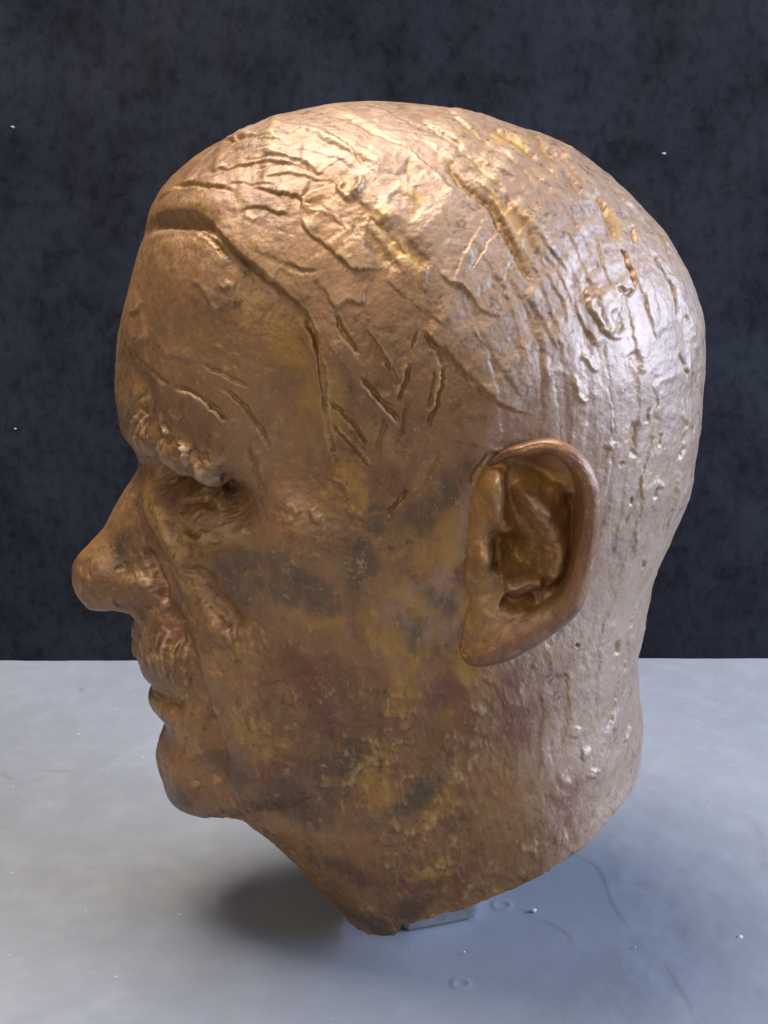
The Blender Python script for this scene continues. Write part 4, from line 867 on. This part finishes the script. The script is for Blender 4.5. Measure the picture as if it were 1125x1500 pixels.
    H += cheek*.45*np.clip(rid, 0, 1)**3*sstep(-.2, .5, vnoise(U/20, V/20, seed=57)+.2)
    H *= sstep(-16, 52, np.arange(NR))[:, None]
    P = push(P, H)
    # smoothed copy for cavity and edge wear
    blur = H.copy()
    for _ in range(14):
        blur[1:-1] = (blur[2:]+blur[:-2])*.25+blur[1:-1]*.5
        blur = (np.roll(blur, 3, 1)+np.roll(blur, -3, 1))*.25+blur*.5
    cav = np.clip((blur-H)/.6, 0, 1); worn = np.clip((H-blur)/.45, 0, 1)
    pat = patina_and_shade(U, V)
    # neck cut by a sloping plane
    def cut(P):
        lev = CUT_SLOPE*P[..., 0]+CUT_LEVEL + 1.8 + .9*vnoise(P[..., 0]/9, P[..., 1]/9, seed=61) + .5*vnoise(P[..., 0]/3, P[..., 1]/3, seed=62)
        lev = lev - 5.4*sstep(6.5, 4.0, P[..., 0] + .8*vnoise(P[..., 1]/5, P[..., 2]/5, seed=63))
        dz = lev-P[..., 2]
        lift = np.where(dz > 0, dz, 0)
        rec = 7*sstep(4, 14, dz)                      # hollow underside
        P = P.copy(); c = 1/(1+CUT_SLOPE**2)
        P[..., 2] += lift*c + rec; P[..., 0] -= lift*c*CUT_SLOPE
        return P
    L = cut(P)
    sub = np.r_[np.arange(0, NR, 3)]
    M = P[sub].copy(); M[..., 1] *= -1
    Mw = M.copy(); Mw[1:, :, 2] += .0
    Rr = cut(Mw); Rr[0] = L[0]
    nv = NR*NC
    faces = [grid_faces(NR, NC, True)]
    # right side shares the profile ring
    q = grid_faces(len(sub), NC, True, 0, True)
    q = np.where(q < NC, q, q-NC+nv)
    faces.append(q)
    cl = nv + (len(sub)-1)*NC
    verts = np.concatenate([L.reshape(-1, 3), Rr[1:].reshape(-1, 3), L[-1].mean(0)[None], Rr[-1].mean(0)[None]])
    def cap(start, c, flip):
        i = np.arange(0, NC, 2); f = np.stack([start+i, start+(i+1) % NC, start+(i+2) % NC, np.full(len(i), c)], -1)
        return f[:, ::-1] if flip else f
    faces += [cap((NR-1)*NC, cl, False), cap(nv+(len(sub)-2)*NC, cl+1, True)]
    def at(a): return np.r_[a.ravel(), a[sub][1:].ravel(), a[-1, 0], a[-1, 0]]
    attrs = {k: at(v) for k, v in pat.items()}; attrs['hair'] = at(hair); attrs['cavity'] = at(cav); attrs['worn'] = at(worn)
    zmin = verts[:, 2].min()
    print('HEAD zmin mm', zmin, 'verts', len(verts))
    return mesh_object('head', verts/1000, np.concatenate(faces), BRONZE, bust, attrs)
head = build_head()

def build_ear(side):
    NC, NR = 420, 110
    out = np.array(EAR['outline']); n = len(out)
    t0 = np.r_[0, np.cumsum(np.linalg.norm(np.diff(np.r_[out, out[:1]], axis=0), axis=1))]
    prof = catmull(out, NC, True)
    tt = np.linspace(0, t0[-1], NC, endpoint=False)
    tube = np.interp(tt, t0, EAR['widths']+EAR['widths'][:1]); rim = np.interp(tt, t0, EAR['rim']+EAR['rim'][:1])
    C = prof.mean(0) + np.array([0, 2.0])
    rho = 1-np.linspace(0, 1, NR+1)[:-1]**1.35
    G = C + (prof[None]-C)*rho[:, None, None]
    U, V = G[..., 0], G[..., 1]
    wu = U + .5*fbm(U/4, V/4, seed=71); wv = V + .5*fbm(U/4, V/4, seed=72)
    inner = rbf_eval(rbf_fit(EAR['ctrl'], 1e-3), wu, wv) + stroke_height(wu, wv, EAR['marks'])
    dense = catmull(out, 420, True)
    best = np.full(U.shape, 1e9); idx = np.zeros(U.shape, int)
    for i, q in enumerate(dense):
        d = (U-q[0])**2+(V-q[1])**2; m = d < best; best = np.where(m, d, best); idx = np.where(m, i, idx)
    dl = np.sqrt(best); tb = np.maximum(tube[idx], .01); rm = rim[idx]
    x = np.clip(dl/tb, 0, 2.5)
    roll = rm - tb + tb*np.sqrt(np.maximum(1-(np.minimum(x, 2)-1)**2, 0)) - np.maximum(x-1.9, 0)*tb*10 - np.maximum(x-1, 0)*1.2
    roll = np.where(tb > .5, roll, -50)
    k = 1.2; d = roll-inner
    hmix = np.clip(.5+.5*d/k, 0, 1); e = inner*(1-hmix)+roll*hmix + k*hmix*(1-hmix)
    edge = sstep(.5, 1.0, tb)*np.exp(-(dl/2.0)**2)
    e = np.where(tb > .5, np.where(dl < tb, np.maximum(roll, -50)*(1-sstep(.6, 1, dl/tb))+e*sstep(.6, 1, dl/tb), e), e)
    e += .14*fbm(U/5, V/5, seed=73) + .08*fbm(U/1.5, V/1.5, seed=74, octs=2)
    Wh = HM.width(U, V)
    base = Wh.mean()*.35+Wh*.65
    P = np.stack([U, -(base+e), V], -1)
    # outer wall, slightly undercut, sunk into the skull
    wall = []
    for q in np.linspace(0, 1, 16, endpoint=False):
        ring = P[0].copy(); ins = (1-q)**1.3*np.minimum(rim*.32, 5)
        dirv = (C-prof)/np.linalg.norm(C-prof, axis=1, keepdims=True)
        ring[:, 0] += dirv[:, 0]*ins; ring[:, 2] += dirv[:, 1]*ins
        bot = -(HM.width(ring[:, 0], ring[:, 2])-7); ring[:, 1] = bot*(1-q)+P[0, :, 1]*q
        wall.append(ring[None])
    P = np.concatenate(wall+[P])
    nr = len(P)
    H = np.r_[np.zeros((16, NC)), np.clip((6-e)/8, 0, 1)]
    U2, V2 = P[..., 0], P[..., 2]
    lvl = np.r_[np.full((16, NC), 9.), e]
    rimz = np.r_[np.ones((16, NC)), (dl < tb*1.8)*(tb > .5)*1.0]
    at = {'ochre': np.clip(.85-.75*rimz-.06*lvl+.25*fbm(U2/6, V2/6, seed=81), 0, 1), 'dark': np.clip(.25*rimz+.15*fbm(U2/8, V2/8, seed=82), 0, 1),
          'red': np.clip(.75*rimz, 0, 1), 'hair': np.zeros(H.shape), 'cavity': H*.6, 'worn': np.zeros(H.shape)}
    P = P.copy(); P[..., 1] *= side
    verts = np.r_[P.reshape(-1, 3), P[-1].mean(0)[None]]
    c = len(verts)-1; i = np.arange(0, NC, 2)
    capf = np.stack([(nr-1)*NC+i, (nr-1)*NC+(i+1) % NC, (nr-1)*NC+(i+2) % NC, np.full(len(i), c)], -1)
    faces = np.concatenate([grid_faces(nr, NC, True), capf])
    if side < 0: faces = faces[:, ::-1]
    return mesh_object('ear', verts/1000, faces, BRONZE, bust, {k: np.r_[a.ravel(), a[-1, 0]] for k, a in at.items()})
build_ear(1)
build_ear(-1)

# steel nut of the mounting bolt under the hollow neck
def build_nut():
    cx, cy, r, h, yaw = NUT
    vs, fs = [], []
    ring = lambda rad, z, rot: [(cx+rad*math.cos(rot+math.pi/3*i), cy+rad*math.sin(rot+math.pi/3*i), z) for i in range(6)]
    prof = [(r*.94, 0), (r, .0008), (r, h-.0012), (r*.93, h), (r*.30, h), (r*.30, .0)]
    for rad, z in prof: vs += ring(rad, z, yaw)
    for j in range(len(prof)-1):
        for i in range(6): fs.append((j*6+i, j*6+(i+1) % 6, (j+1)*6+(i+1) % 6, (j+1)*6+i))
    for i in range(6): fs.append((30+i, 30+(i+1) % 6, (i+1) % 6, i))
    nut = poly_object('mounting_nut', vs, fs, STEEL, bust)
    nut['label'] = 'shiny steel hexagonal nut under the neck'
    vs, fs = [], []; n = 20; r2 = r*.29
    for k in range(40):
        z = .0005+k*.0009; rr = r2*(1 if k % 2 else .9)
        vs += [(cx+rr*math.cos(2*math.pi*i/n), cy+rr*math.sin(2*math.pi*i/n), z) for i in range(n)]
    for k in range(39):
        for i in range(n): fs.append((k*n+i, k*n+(i+1) % n, (k+1)*n+(i+1) % n, (k+1)*n+i))
    fs += [tuple(range(39*n, 40*n)), tuple(range(n))[::-1]]
    poly_object('threaded_rod', vs, fs, STEEL, nut)
NUT = (0.0131, 0.0021, 0.0240, 0.0085, math.radians(-40.4))
build_nut()

# ---------------------------------------------------------------- crumbs on the cloth, lint on the velvet
crumb_labels = ['pale crumb on the cloth just beside the steel nut and raised ring mark', 'pale crumb alone on the bare cloth behind the neck, far from the head',
                'tiny pale crumb on the cloth between the two long creases', 'tiny pale crumb on the cloth between the nut and the round ring mark']
for k, (x, y) in enumerate(TABLE['crumb']):
    o = pebble('crumb', (x/1000, y/1000, .0007), (.0008 if k < 2 else .0004), GRIT, None, k)
    o['label'] = crumb_labels[k]; o['category'] = 'crumb'; o['group'] = 'crumbs on the cloth'

for k, (x, z) in enumerate([[155.3, 257.9], [-204.7, 272.1], [-214.6, 103.1]]):
    X, Z = np.array([x]), np.array([z])
    y = backdrop_depth(X, Z)[0]
    pebble('lint_fleck', (x/1000, y/1000-.0006, z/1000), .0009 if k in (0, 1) else .0006, LINT, backdrop, 20+k)
